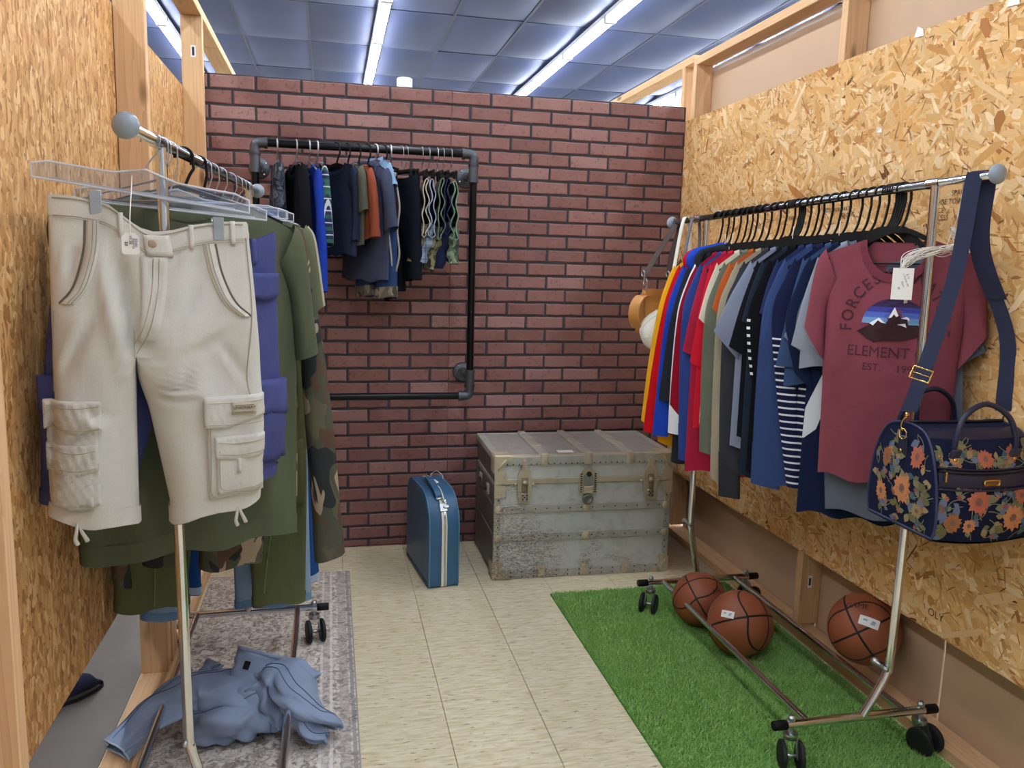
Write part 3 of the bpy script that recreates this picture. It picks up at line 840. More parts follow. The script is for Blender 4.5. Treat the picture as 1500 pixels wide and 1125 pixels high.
    for sx in (-1, 1):
        for k in range(12): rv.lathe([(.0038, 0), (.003, -.002), (0, -.003)], (sx*(W/2-.02), y0-.003, .06+k*.032), 'Y', 6)
    o = rv.build('nail', plain('nail_head', '#4a4844', .5, .7), r); o['kind'] = 'stuff'
    rt = thing('price_label', 'white price label lying on the front edge of the trunk lid', 'label', (1.06, 3.53, H+.0066), -.014)
    MB().box((0, 0, .0008), (.075, .045, .0012)).build('card', PAPER, rt, False)
trunk()

# ------------------------------------------------------------------ suitcase
def suitcase():
    W, D, H = .146, .44, .425
    r = thing('vintage_suitcase', 'blue vintage train case with a cream band standing on the tile floor', 'suitcase', (.487, 3.436, .0), .13)
    def outline(w, d, h, o=0, n=10):
        rf, rb, rl = .15, .10, .02; P = []
        def arc(cy, cz, rr, a0, a1):
            for a in np.linspace(a0, a1, n): P.append((cy+rr*math.cos(a), cz+rr*math.sin(a)))
        arc(rl, rl, rl, -PI/2, -PI); arc(rf, h-rf, rf, PI, PI/2); arc(d-rb, h-rb, rb, PI/2, 0); arc(d-rl, rl, rl, 0, -PI/2)
        P = np.array(P); c = np.array([d/2, h/2])
        if o:
            T = np.roll(P, -1, 0)-np.roll(P, 1, 0); T /= np.linalg.norm(T, axis=1)[:, None]+1e-9
            P = P+np.stack([-T[:, 1], T[:, 0]], -1)*o
        return P
    t = NT('blue_vinyl'); t.b.inputs['Roughness'].default_value = .42; v = t.coord()
    t.base(t.mix(t.noise(v, 8, 4), lin('#2c587e'), lin('#386a92'))); t.bump(t.noise(v, 300, 3), .12, .002)
    vin = t.m
    edge = plain('pale_blue_piping', '#5f8fb0', .4); cream = plain('cream_band', '#ece6d4', .4); silv = plain('silver_trim', '#c9ccd0', .25, 1)
    for s, nm in ((-1, 'shell'), (1, 'lid_shell')):
        g = []
        for x, o in ((.004, 0), (W/2-.012, 0), (W/2-.004, -.003), (W/2, -.010), (W/2+.001, -.03)):
            P = outline(W, D, H, o); g.append([(s*x, p[0], p[1]) for p in P])
        mb = MB().grid(g, cu=True); n = len(g[0]); mb.f.append(tuple(4*n+j for j in range(n))); mb.mi.append(0)
        o = mb.build(nm, vin, r, True, True, 50)
        P = outline(W, D, H, .0005); P = np.vstack([P, P[:1]])
        MB().tube([(s*(W/2-.006), p[0], p[1]) for p in P], .0028, 6, False).build('piping', edge, o)
    def band(x0, x1, off, nm, m):
        P = outline(W, D, H, off); Q = outline(W, D, H, -.004)
        g = [[(x0, p[0], p[1]) for p in Q], [(x0, p[0], p[1]) for p in P], [(x1, p[0], p[1]) for p in P], [(x1, p[0], p[1]) for p in Q]]
        return MB().grid(g, cu=True, cv=False).build(nm, m, r, True, True, 40)
    band(-.012, -.001, .0025, 'band', cream); band(.0005, .009, .002, 'band', silv); band(.009, .0125, .0025, 'band', cream); band(-.001, .0005, .0012, 'gasket', plain('black_gasket', '#1a1a1c', .5))
    for y in (.03, .40): 
        for s in (-1, 1): MB().lathe([(.008, 0), (.007, -.006), (0, -.007)], (s*.05, y, .001), 'Z', 10).build('foot', BLACKP, r)
    # handle on the curved top, latch below it
    def surf(a, off=0): return (.15+(.15+off)*math.cos(a), H-.15+(.15+off)*math.sin(a))
    a0, a1 = PI*.62, PI*.40
    hp = []
    for u in np.linspace(0, 1, 13):
        y, z = (lambda p: p)(surf(a0, .004)) if False else (0, 0)
    yA, zA = surf(PI*.70, .004); yB = .245; zB = H+.004
    path = bez([(-.012, yA, zA), (-.016, yA+.004, zA+.022), (-.022, (yA+yB)/2-.01, zB+.022), (-.018, yB, zB+.018), (-.012, yB+.012, zB)], 18)
    hd = MB().ribbon(path, (1, 0, 0), .028, .009).build('handle', vin, r, True, True, 50)
    for y, z in ((yA, zA), (yB+.012, zB)): MB().box((-.012, y, z-.001), (.03, .024, .012), .003).build('handle_mount', silv, hd, True, True, 40)
    y, z = surf(PI*.80, .004)
    R = Matrix.Rotation(PI*.80-PI/2, 3, 'X')
    lt = MB().box((.0, y, z), (.034, .038, .008), .002, R).box((.012, y-.002, z+.004), (.026, .014, .008), .003, R).build('latch', STEEL, r, True, True, 40)
    MB().box((.012, surf(PI*.74, .006)[0], surf(PI*.74, .006)[1]), (.012, .02, .006), .002, R).build('key_plate', silv, lt, True, True, 40)
    # string tag tied on the handle
    tg = thing('price_tag', 'small white price tag tied to the handle of the blue suitcase', 'tag', (.455, 3.63, H+.012), .3)
    MB().add([(-.02, -.03, .002), (.02, -.03, .003), (.022, .02, .006), (.01, .03, .007), (-.01, .03, .007), (-.022, .02, .005)], [(0, 1, 2, 3, 4, 5)]).build('card', PAPER, tg, False)
    MB().tube(bez([(0, .025, .008), (.01, .035, .03), (.03, .02, .045), (.045, -.01, .03), (.04, -.03, .016)], 14), .0012, 5).build('string', PAPER, tg)
suitcase()

# ------------------------------------------------------------------ basketballs
def mat_ball():
    t = NT('orange_composite_leather'); t.b.inputs['Roughness'].default_value = .5
    v = t.coord(); vo = t.new('TexVoronoi'); vo.inputs['Scale'].default_value = 330; t.link(v, vo.inputs['Vector'])
    t.base(t.mix(t.noise(v, 7, 4), lin('#86472d'), lin('#a0593a'))); t.bump(vo.outputs['Distance'], -.25, .002); return t.m
BALLM = mat_ball(); SEAM = plain('black_seam', '#100e0d', .6)
def ball(label, loc, R, rot, sticker=None, letters=None, seam=True):
    r = thing('basketball', label, 'basketball', loc, 0)
    M = Matrix.Rotation(rot[2], 3, 'Z') @ Matrix.Rotation(rot[1], 3, 'Y') @ Matrix.Rotation(rot[0], 3, 'X'); Mn = np.array(M)
    bm = bmesh.new(); bmesh.ops.create_uvsphere(bm, u_segments=48, v_segments=28, radius=R)
    me = bpy.data.meshes.new('shell'); bm.to_mesh(me); bm.free(); me.materials.append(BALLM); me.polygons.foreach_set('use_smooth', [True]*len(me.polygons)); link('shell', me, r)
    t = np.linspace(0, 2*PI, 73); mb = MB()
    curves = [np.stack([np.cos(t), np.sin(t), 0*t], -1), np.stack([np.cos(t), 0*t, np.sin(t)], -1)]
    for s in (-1, 1):
        c = np.stack([s*(.58+.16*np.cos(2*t)), np.cos(t), np.sin(t)*.8], -1); yz = np.linalg.norm(c[:, 1:], axis=1)
        k = np.sqrt(1-c[:, 0]**2)/yz; c[:, 1:] *= k[:, None]; curves.append(c)
    for c in curves: mb.tube((c*R*1.0005)@Mn.T, R*.031, 6, False)
    V = np.concatenate(mb.v); n = np.linalg.norm(V, axis=1)[:, None]; V = V/n*np.where(n > R, R+(n-R)*.25, n); mb.v = [V]
    mb.build('seam', SEAM, r)
    def patch(d, up, w, h, off):
        d = np.array(d, float); d /= np.linalg.norm(d); up = np.array(up, float); x = np.cross(up, d); x /= np.linalg.norm(x); y = np.cross(d, x)
        g = []
        for v in np.linspace(-h/2, h/2, 5):
            row = []
            for u in np.linspace(-w/2, w/2, 7):
                p = d*R+x*u+y*v; row.append(p/np.linalg.norm(p)*(R+off))
            g.append(row)
        return g, (d, x, y)
    if sticker:
        d, up, w, h = sticker
        g, (dd, xx, yy) = patch(d, up, w, h, .0016); s = MB().grid(g).build('sticker', PAPER, r)
        for a, b in ((-.2, .1), (.22, .12), (.18, -.1)):
            c = dd*R+xx*a*w+yy*b*h; g2, _ = patch(c, yy, w*.2, h*.18, .0021); MB().grid(g2).build('printing', plain('faint_blue_print', '#9fb0cc', .7), s)
    if letters:
        body, d, up, size = letters
        v, f = text_flat(body, size); g, (dd, xx, yy) = patch(d, up, .01, .01, .001)
        P = dd*R+v[:, :1]*xx+v[:, 1:2]*yy; P = P/np.linalg.norm(P, axis=1)[:, None]*(R+.0014)
        MB().add(P, f).build('lettering', SEAM, r, False)
    return r
ball('smaller basketball without a sticker at the far end of the turf mat', (1.452, 2.872, .122), .108, (.5, .9, .3), None, ('AIR', (.3, -.75, .62), (0, 0, 1), .03))
ball('basketball with a white sticker, middle one, between the rack bars on the turf', (1.495, 2.617, .133), .1215, (.35, .55, 2.2), ((-.78, -.52, .62), (-.05, .1, 1), .05, .026))
ball('basketball with a white sticker wedged against the wall beside the chrome upright', (1.777, 2.288, .243), .120, (.9, .25, .75), ((-.42, -.72, .56), (.25, 0, 1), .065, .032), ('GAME', (-.5, -.25, .85), (.2, .4, 1), .028))
# ------------------------------------------------------------------ clothes
def folds(seed, amp=.006, fine=.0012):
    r = np.random.default_rng(seed)
    K = [(r.uniform(14, 42), r.normal(0, 3.2), r.uniform(0, 6.28), r.uniform(.4, 1)) for _ in range(5)]
    Fk = [(r.uniform(30, 90)*r.choice([-1, 1]), r.uniform(25, 80), r.uniform(0, 6.28), r.uniform(.5, 1)) for _ in range(5)]
    def f(x, z, depth):
        x = np.asarray(x, float); z = np.asarray(z, float)
        w = .35*np.sin(5*z+r0)+.2*np.sin(11*z+2*r0)
        a = sum(m*np.sin(k*x+q*z+p+w*2) for k, q, p, m in K)/2.2
        b = sum(m*np.sin(k*x+q*z+p+1.5*np.sin(9*x)) for k, q, p, m in Fk)/2.5
        return amp*a*depth+fine*b
    r0 = r.uniform(0, 6.28)
    return f

class Body:
    """torso of a hanging top: rows from shoulder line to hem"""
    def __init__(s, sw=.215, sz=-.19, nw=.085, nz=-.145, nd=.075, chest=.225, hem=.225, hz=-.78, b=.02, arm=.19, seed=1, amp=.006, bow=0.0, shift=0.0):
        s.__dict__.update(locals()); s.fold = folds(seed, amp); s.hemf = .008
    def top(s, x, front):
        ax = np.abs(x); sl = (s.sz-s.nz)/(s.sw-s.nw)
        sh = s.nz+sl*(ax-s.nw)-.6*np.maximum(0, ax-s.sw*.93)
        u = np.clip(ax/s.nw, 0, 1); dip = np.where(front, s.nd, .012)*np.sqrt(np.maximum(0, 1-u**2.2))
        return np.where(ax > s.nw, sh, s.nz-dip)
    def half(s, z):
        t = np.clip((s.sz-z)/s.arm, 0, 1); t = t*t*(3-2*t)
        u = np.clip((s.sz-s.arm-z)/(s.sz-s.arm-s.hz), 0, 1)
        return s.sw+(s.chest-s.sw)*t+(s.hem-s.chest)*u
    def y(s, x, z, front=True):
        a = s.half(z)*1.002; d = np.clip((s.nz-z)/.25, 0, 1)
        th = .008+(s.b-.008)*d**.7
        e = np.sqrt(np.maximum(0, 1-np.abs(x/a)**2.6))
        yy = th*e
        fl = s.fold(x, z, d)*np.minimum(1, e*1.6)
        return (-yy-fl) if front else (yy-s.fold(x+.37, z, d)*np.minimum(1, e*1.6)*.7)
    def pt(s, x, z, off=0):
        x = np.asarray(x, float); z = np.asarray(z, float)
        return np.stack([x+s.shift*np.clip((s.nz-z)/.5, 0, 2), s.y(x, z)-off, z], -1)
    def build(s, mat, parent, nu=26, nv=30, name='body'):
        c = np.cos(np.linspace(0, PI, nu)); c = np.sign(c)*np.abs(c)**.85
        rows = []
        for i, v in enumerate(np.linspace(0, 1, nv)**1.15):
            row = []
            for front, cc in ((True, c), (False, c[::-1][1:-1])):
                zt = s.top(cc*s.sw, front); z = zt+(s.hz-zt)*v
                z = z+s.hemf*v*v*np.sin(cc*7+s.seed)
                x = cc*s.half(z)*(1 if v > 0 else .999)
                yy = s.y(x, z, front)
                row.append(np.stack([x+s.shift*np.clip((s.nz-z)/.5, 0, 2), yy, z], -1))
            rows.append(np.concatenate(row))
        o = MB().grid(rows, cu=True).build(name, mat, parent)
        return o
    def neckband(s, mat, parent, w=.018):
        t = np.linspace(PI, 0, 17); xs = s.nw*np.cos(t)
        P = []
        for x in xs: P.append((x, float(s.y(x*.98, s.top(np.array(x*.98), True)-.004))-.001, float(s.top(np.array(x*.999), True))))
        for x in xs[::-1][1:-1]: P.append((x, float(s.y(x*.98, s.top(np.array(x*.98), False)-.004, False))+.001, float(s.top(np.array(x*.999), False))))
        P = np.array(P); c = P.mean(0)
        out = P.copy(); D = P-c; D[:, 1] = 0; D[:, 2] = np.where(D[:, 2] > 0, 0, D[:, 2]); L = np.linalg.norm(D, axis=1)[:, None]+1e-9
        lo = P+D/L*w; lo[:, 2] -= .004; lo[:, 1] += np.where(np.arange(len(P)) < 17, -.0025, .0025)
        hi = P.copy(); hi[:, 2] += .003; hi[:, 1] += np.where(np.arange(len(P)) < 17, -.0015, .0015)
        MB().grid([hi, (hi+lo)/2+np.where(np.arange(len(P)) < 17, -1, 1)[:, None]*np.array([0, .0015, 0]), lo], cu=True).build('neckband', mat, parent)
    def hemband(s, mat, parent, h=.05, off=.002):
        g = []
        for z in np.linspace(s.hz+h, s.hz-.002, 5):
            row = []
            for front in (True, False):
                cc = np.cos(np.linspace(0, PI, 22))*(1 if front else -1)
                x = cc*(s.half(np.array(z))+off); zz = z+s.hemf*np.sin(cc*7+s.seed)
                yy = s.y(cc*s.half(np.array(z)), zz, front)+(-off if front else off)
                row.append(np.stack([x+s.shift*np.clip((s.nz-zz)/.5, 0, 2), yy, zz], -1)[:-1])
            g.append(np.concatenate(row))
        MB().grid(g, cu=True).build('hem_band', mat, parent)

def sleeve(O, I, b, mat, parent, seed=0, side=-1, nv=20, nu=20, name='sleeve', cuff=None, stripe=None, amp=.004, yoff=0.0):
    """O / I: outer and inner edge polylines (x>0, z); flattened tube between them"""
    o = bez([(a, 0, c) for a, c in O], nv); i = bez([(a, 0, c) for a, c in I], nv); n = min(len(o), len(i)); 
    o = o[np.linspace(0, len(o)-1, n).astype(int)]; i = i[np.linspace(0, len(i)-1, n).astype(int)]
    fo = folds(seed+50, amp, .0012); g = []
    a = np.linspace(0, 2*PI, nu, endpoint=False)
    bb = np.linspace(.8, 1, n)*b
    for k in range(n):
        c = (o[k]+i[k])/2; h = (o[k]-i[k])/2
        ca = np.sign(np.cos(a))*np.abs(np.cos(a))**.85
        p = c+ca[:, None]*h; y = -np.sin(a)*bb[k]
        w = fo(p[:, 0]*1.0, p[:, 2], min(1, .3+k/n))
        p[:, 1] = y+w*np.abs(np.sin(a))+yoff
        p[:, 0] *= side
        g.append(p)
    g = np.array(g)
    ob = MB().grid(g, cu=True).build(name, mat, parent)
    if cuff:
        m = max(3, int(n*cuff[1])); gg = g[-m:].copy(); cen = gg.mean(1, keepdims=True); gg = cen+(gg-cen)*np.array([1.05, 1.12, 1.0]); gg[:, :, 2] -= .002
        MB().grid(gg, cu=True).build('cuff', cuff[0], ob)
    if stripe:
        # facing strip running down the outer edge of the sleeve
        sel = [j for j in range(nu) if math.cos(a[j]) > stripe[1]]
        sel = sorted(sel, key=lambda j: math.sin(a[j]))
        gg = g[:, sel].copy(); cen = g.mean(1, keepdims=True); gg += (gg-cen)/np.linalg.norm(gg-cen, axis=2)[..., None]*.0016
        MB().grid(gg).build('side_stripe', stripe[0], ob)
    return ob

def hood(parent, mat, nz, nw, seed=0, big=1.0, side=-1):
    r = np.random.default_rng(seed)
    p = bez([(-nw*.5, -.024, nz-.075), (-nw*1.45, -.020, nz-.05), (-nw*1.35, -.006, nz-.005), (-nw*.5, .010, nz+.012), (nw*.3, .016, nz+.004), (nw*1.0, .006, nz-.012), (nw*1.0, -.016, nz-.06)], 26)
    rad = .018*big*(np.sin(np.linspace(.25, PI-.25, len(p)))**.5)*(1+.22*np.sin(np.linspace(0, 17, len(p))+seed))
    mb = MB().tube(p, rad, 16); V = np.concatenate(mb.v); V[:, 1] *= .95; V += r.normal(0, .0008, V.shape); mb.v = [V]
    return mb.build('hood', mat, parent)

# ------------------------------------------------------------------ hangers
def hook_path(R=.019, neck=-.10, cz=-.0045, s=1):
    a = np.linspace(-.15, PI+.25, 15)
    arc = [(R*math.cos(t)*s, 0, cz+R*math.sin(t)) for t in a]
    return bez([(0, 0, neck-.012), (0, 0, neck), (.012*s, 0, neck+.03), ((R+.001)*s, 0, cz-.028)], 12).tolist()+arc
def black_hanger(label, loc, yaw, apex=-.115, tip=(.2, -.178), R=.019, group=None, mat=None, s=1, cz=-.0045):
    r = thing('clothes_hanger', label, 'hanger', loc, yaw, group)
    m = mat or BLACKP
    MB().tube(hook_path(R, apex, cz, s), .0038, 8).build('hook', m, r)
    pts = bez([(-tip[0], 0, tip[1]-.004), (-tip[0]*.55, 0, (apex+tip[1])/2), (-.03, 0, apex-.006), (0, 0, apex-.002), (.03, 0, apex-.006), (tip[0]*.55, 0, (apex+tip[1])/2), (tip[0], 0, tip[1]-.004)], 20)
    w = .007+.005*np.abs(np.linspace(-1, 1, len(pts)))
    mb = MB().ribbon(pts, (0, 1, 0), w*.95, .014)
    mb.tube([(-tip[0]*.93, 0, tip[1]-.01), (tip[0]*.93, 0, tip[1]-.01)], .003, 6)
    mb.build('shoulder_bar', m, r, True, True, 50)
    return r

# ------------------------------------------------------------------ right rack: the shirts
def rail_r(Y): return np.array([1.47-.1435*(Y-3.05), Y, 1.698-.0445*(Y-1.97)])
RIB = {}
def top_garment(name, label, cat, loc, yaw, color, sl, hz, T, C, seed, mat=None, slmat=None, neck='crew', neckcol=None, group=None, cuff=None,
                stripe=None, hemb=None, b=.0165, amp=.005, shift=0.0, big=1, scale=1.0, sw=.215, chest=.222, hem=.225, nd=.07, nz=-.145, sz=-.19, yoff=0, droop=0, lw=1.0, res=(26, 30)):
    r = thing(name, label, cat, loc, yaw, group); r.scale = (scale,)*3
    m = mat or fabric(color)
    B = Body(hz=hz, seed=seed, b=b, amp=amp, shift=shift, sw=sw, chest=chest, hem=hem, nd=nd, nz=nz, sz=sz); B.build(m, r, *res)
    nm = fabric(neckcol) if neckcol else m
    if neck in ('crew', 'hood'): B.neckband(nm, r)
    if neck == 'hood': hood(r, m, nz, B.nw, seed, big)
    if neck == 'polo':
        for s in (-1, 1):
            MB().add([(s*.01, -.014, nz-.075), (s*.055, -.02, nz-.07), (s*(B.nw+.012), -.012, nz-.004), (s*B.nw*.8, .006, nz+.016), (s*.0, .012, nz+.012), (s*.03, -.008, nz-.03)],
                     [(0, 1, 2, 5), (5, 2, 3, 4)]).build('collar', nm, r)
    if hemb: B.hemband(fabric(hemb) if isinstance(hemb, str) else m, r)
    T = (abs(T[0]), T[1]); C = (abs(C[0]), C[1])
    T0, C0 = T, C
    for side in (-1, 1):
        k = lw if side < 0 else 1.0; T = (sw+(T0[0]-sw)*k-(1-k)*.05, T0[1]); C = (C0[0]-(1-k)*.12, C0[1])
        O = [(sw-.004, sz+.018), (sw+.022, sz-.035), ((sw+.022)*.5+T[0]*.5+.012, (sz+T[1])/2), T]
        if droop: O = [(sw-.004, sz+.018), (sw+.022, sz-.045), (sw+.055, sz-.17), ((sw+.055)*.5+T[0]*.5+.006, (sz-.17+T[1])/2), T]
        I = [(sw-.05, sz-.10), (sw-.012, sz-.185), ((sw-.012)*.5+C[0]*.5, (sz-.185+C[1])/2), C]
        if sl == 'short': O = [O[0], (O[0][0]*.5+T[0]*.5+.004, O[0][1]*.5+T[1]*.5+.006) if droop else O[1], T]; I = [(sw-.05, sz-.09), (sw-.02, sz-.17), C]
        cu = (fabric(cuff), .12 if sl == 'long' else .1) if isinstance(cuff, str) else ((m, .10) if cuff else None)
        st = (fabric(stripe), .62) if isinstance(stripe, str) else ((stripe, .45) if stripe else None)
        sleeve(O, I, b*.95, slmat or m, r, seed+side, side, nv=24 if sl == 'long' else 16, cuff=cu, stripe=st, yoff=yoff)
    return r, B

GR = 'shirts and hoodies on the right clothes rack'
N_R = 25
_jit = random.Random(4)
JIT = [_jit.uniform(-.009, .009) for _ in range(25)]; JIT[24] = 0
YAW_R = -.70
def RY(i): return 2.08+(N_R-1-i)*.0375+JIT[i]
def zstripes(name, c1, c2, period, duty, zmax):
    if name in _mc: return _mc[name]
    t = NT(name); t.b.inputs['Roughness'].default_value = .95; t.b.inputs['Specular IOR Level'].default_value = .1
    z = t.xyz(t.coord())['Z']; fr = t.math('FRACT', t.math('DIVIDE', t.math('ADD', z, 10.0), period))
    t.base(t.mix(t.math('MULTIPLY', t.math('LESS_THAN', fr, duty), t.math('LESS_THAN', z, zmax)), lin(c1), lin(c2)))
    _mc[name] = t.m; return t.m
def lower_stripes():
    if 'lowstr' in _mc: return _mc['lowstr']
    t = NT('navy_knit_white_stripes'); t.b.inputs['Roughness'].default_value = .95; t.b.inputs['Specular IOR Level'].default_value = .1
    z = t.xyz(t.coord())['Z']; fr = t.math('FRACT', t.math('DIVIDE', t.math('ADD', z, 10.0), .0225))
    k = t.math('MULTIPLY', t.math('LESS_THAN', fr, .27), t.math('LESS_THAN', z, -.44))
    t.base(t.mix(k, lin('#1a2040'), lin('#dfe3ea'))); t.bump(t.noise(t.coord(), 25, 3), .3, .006)
    _mc['lowstr'] = t.m; return t.m
WHITESTR = lambda: lower_stripes()
RIGHT = [
 # name, category, label, colour, sleeve, hem z, T, C, extras
 ('sweatshirt', 'sweatshirt', 'golden yellow long-sleeved top, rearmost of the shirts on the right rack', '#f0b024', 'long', -.93, (-.272, -.842), (-.17, -.902), {}),
 ('hoodie', 'hoodie', 'bright red hoodie in front of the golden yellow top', '#c8161f', 'long', -.88, (-.279, -.876), (-.225, -.89), dict(neck='hood', cuff=1)),
 ('hoodie', 'hoodie', 'royal blue hoodie with its hood bunched up beside the red one', '#2448b8', 'long', -.87, (-.255, -.89), (-.192, -.89), dict(neck='hood', cuff=1, big=1.35)),
 ('hoodie', 'hoodie', 'charcoal black hoodie between the royal blue hoodie and the crimson sweatshirt', '#2a2d33', 'long', -.985, (-.258, -.74), (-.175, -.735), dict(neck='hood', big=.95, cuff=1)),
 ('sweatshirt', 'sweatshirt', 'crimson sweatshirt with a white stripe down the sleeve and white cuffs', '#96142a', 'long', -.86, (-.236, -.863), (-.179, -.868), dict(stripe='#e9edf2', cuff='#e9edf2')),
 ('sweatshirt', 'sweatshirt', 'medium blue sweatshirt hanging just in front of the crimson one', '#33488c', 'long', -.88, (-.206, -.964), (-.15, -.97), dict(cuff=1)),
 ('t_shirt', 't-shirt', 'raspberry red t-shirt with its sleeve over the blue sweatshirt', '#a8243f', 'short', -1.0, (-.232, -.53), (-.155, -.56), {}),
 ('t_shirt', 't-shirt', 'bright scarlet t-shirt in front of the raspberry red t-shirt', '#cc2034', 'short', -.82, (-.222, -.57), (-.15, -.60), {}),
 ('t_shirt', 't-shirt', 'cream t-shirt between the scarlet t-shirt and the sage green top', '#d6d0bc', 'short', -.80, (-.222, -.40), (-.15, -.46), {}),
 ('sweatshirt', 'sweatshirt', 'sage green long-sleeved top next to the cream t-shirt', '#6a7262', 'long', -.86, (-.214, -.904), (-.155, -.915), dict(cuff=1)),
 ('t_shirt', 't-shirt', 'burnt orange t-shirt squeezed between sage green and beige tops', '#b85a2a', 'short', -.78, (-.22, -.36), (-.15, -.44), {}),
 ('sweatshirt', 'sweatshirt', 'beige long-sleeved top with a white edge showing at the cuff', '#9e9682', 'long', -.88, (-.212, -.991), (-.165, -1.007), dict(cuff=1)),
 ('sweatshirt', 'sweatshirt', 'charcoal grey long-sleeved top hanging lowest beside the beige one', '#3a3b42', 'long', -.90, (-.2, -1.05), (-.125, -1.05), dict(cuff='#33343a')),
 ('t_shirt', 't-shirt', 'light blue-grey t-shirt whose wide sleeve sticks out above the beige top', '#8089a0', 'short', -.86, (-.278, -.446), (-.183, -.545), {}),
 ('t_shirt', 't-shirt', 'black t-shirt right in front of the light blue-grey t-shirt', '#15171c', 'short', -.82, (-.244, -.496), (-.155, -.542), {}),
 ('t_shirt', 't-shirt', 'dark slate navy t-shirt in front of the plain black t-shirt', '#222c3a', 'short', -.95, (-.222, -.405), (-.145, -.435), {}),
 ('jersey', 'jersey', 'black jersey with white bars running down its sleeve', '#121318', 'long', -.93, (-.2, -.60), (-.14, -.61), dict(bars=1)),
 ('t_shirt', 't-shirt', 'navy t-shirt whose sleeve overlaps the black jersey with white bars', '#28325c', 'short', -.84, (-.212, -.375), (-.133, -.405), {}),
 ('sweatshirt', 'sweatshirt', 'mid blue sweatshirt with a ribbed hem beside the striped top', '#374a78', 'long', -.95, (-.222, -.955), (-.13, -.965), dict(hemb=1, cuff=1)),
 ('sweater', 'sweater', 'navy sweater with narrow white horizontal stripes', '#1d2444', 'long', -.94, (-.138, -.945), (-.09, -.945), dict(strp=1, chest=.125)),
 ('t_shirt', 't-shirt', 'denim blue t-shirt in front of the striped sweater', '#3a5076', 'short', -.60, (-.225, -.545), (-.085, -.545), {}),
 ('windbreaker', 'jacket', 'long navy windbreaker with a slanting white panel at the side', '#18223f', 'long', -1.01, (-.185, -.56), (-.12, -.62), dict(panel=1, chest=.146)),
 ('t_shirt', 't-shirt', 'pale heather grey t-shirt sleeve showing beside the maroon t-shirt', '#8f97a6', 'short', -.54, (-.225, -.472), (-.13, -.516), {}),
 ('t_shirt', 't-shirt', 'long slate grey t-shirt hanging directly behind the maroon t-shirt', '#5f6674', 'short', -.985, (-.285, -.45), (-.19, -.52), dict(shift=.05, yaw=-.88)),
 ('t_shirt', 't-shirt', 'maroon t-shirt with a mountain print, foremost on the right rack', '#874752', 'short', -.868, (-.248, -.412), (-.182, -.512), dict(front=1, neckcol='#763a46')),
]
HANGER_G = 'black hangers on the right clothes rack'
maroon = None
for i, (nm, cat, lab, colr, sl, hz, T, C, ex) in enumerate(RIGHT):
    Y = RY(i); L = rail_r(Y); ex = dict(ex)
    kw = {k: ex[k] for k in ('neck', 'cuff', 'stripe', 'hemb', 'shift', 'big', 'neckcol') if k in ex}
    rr = random.Random(i*7)
    if ex.get('strp'): kw['mat'] = WHITESTR()
    if ex.get('bars'): kw['stripe'] = zstripes('black_white_bars', '#101218', '#e4e8ec', .026, .36, -.38)
    front = ex.get('front')
    gy = ex.get('yaw', YAW_R-(.12 if front else rr.uniform(-.02, .02)))
    g, B = top_garment(nm, lab, cat, tuple(L), gy, colr, sl, hz, T, C, i*13+3, group=GR, b=.024 if front else .0105,
                       amp=.010 if front else .0045, res=(44, 44) if front else (26, 30), sw=.205 if front else .170, sz=-.19 if front else -.212, nd=.105 if front else .07, droop=0 if front else 1, chest=ex.get('chest', .186 if front else .196), hem=ex.get('chest', .172 if front else .196), **kw)
    if ex.get('bars'):
        pass
    if ex.get('panel'):
        w = fabric('#d9dfe8'); zz = np.linspace(-.35, -.768, 14); gg = []
        for z in zz:
            u = (z+.35)/-.45; x0 = np.interp(z, [-.77, -.67, -.52, -.35], [-.146, -.143, -.085, -.07]); x1 = np.interp(z, [-.77, -.74, -.63, -.52, -.35], [-.143, -.107, -.074, -.048, -.04])
            xs = np.linspace(x0, x1, 6); gg.append(B.pt(xs, np.full(6, z), .0025))
        MB().grid(gg).build('white_panel', w, g)
    if front: maroon = (g, B)
    black_hanger('black plastic hanger holding the %s' % lab.split(',')[0].split(' with ')[0].split(' in front')[0].split(' between')[0].split(' beside')[0].split(' whose')[0].split(' next')[0].split(' hanging')[0].split(' right in')[0].split(' squeezed')[0].split(' sleeve')[0],
                 tuple(L), gy, group=HANGER_G, R=.0192, apex=-.118, tip=(.19, -.205) if front else (.158, -.226))

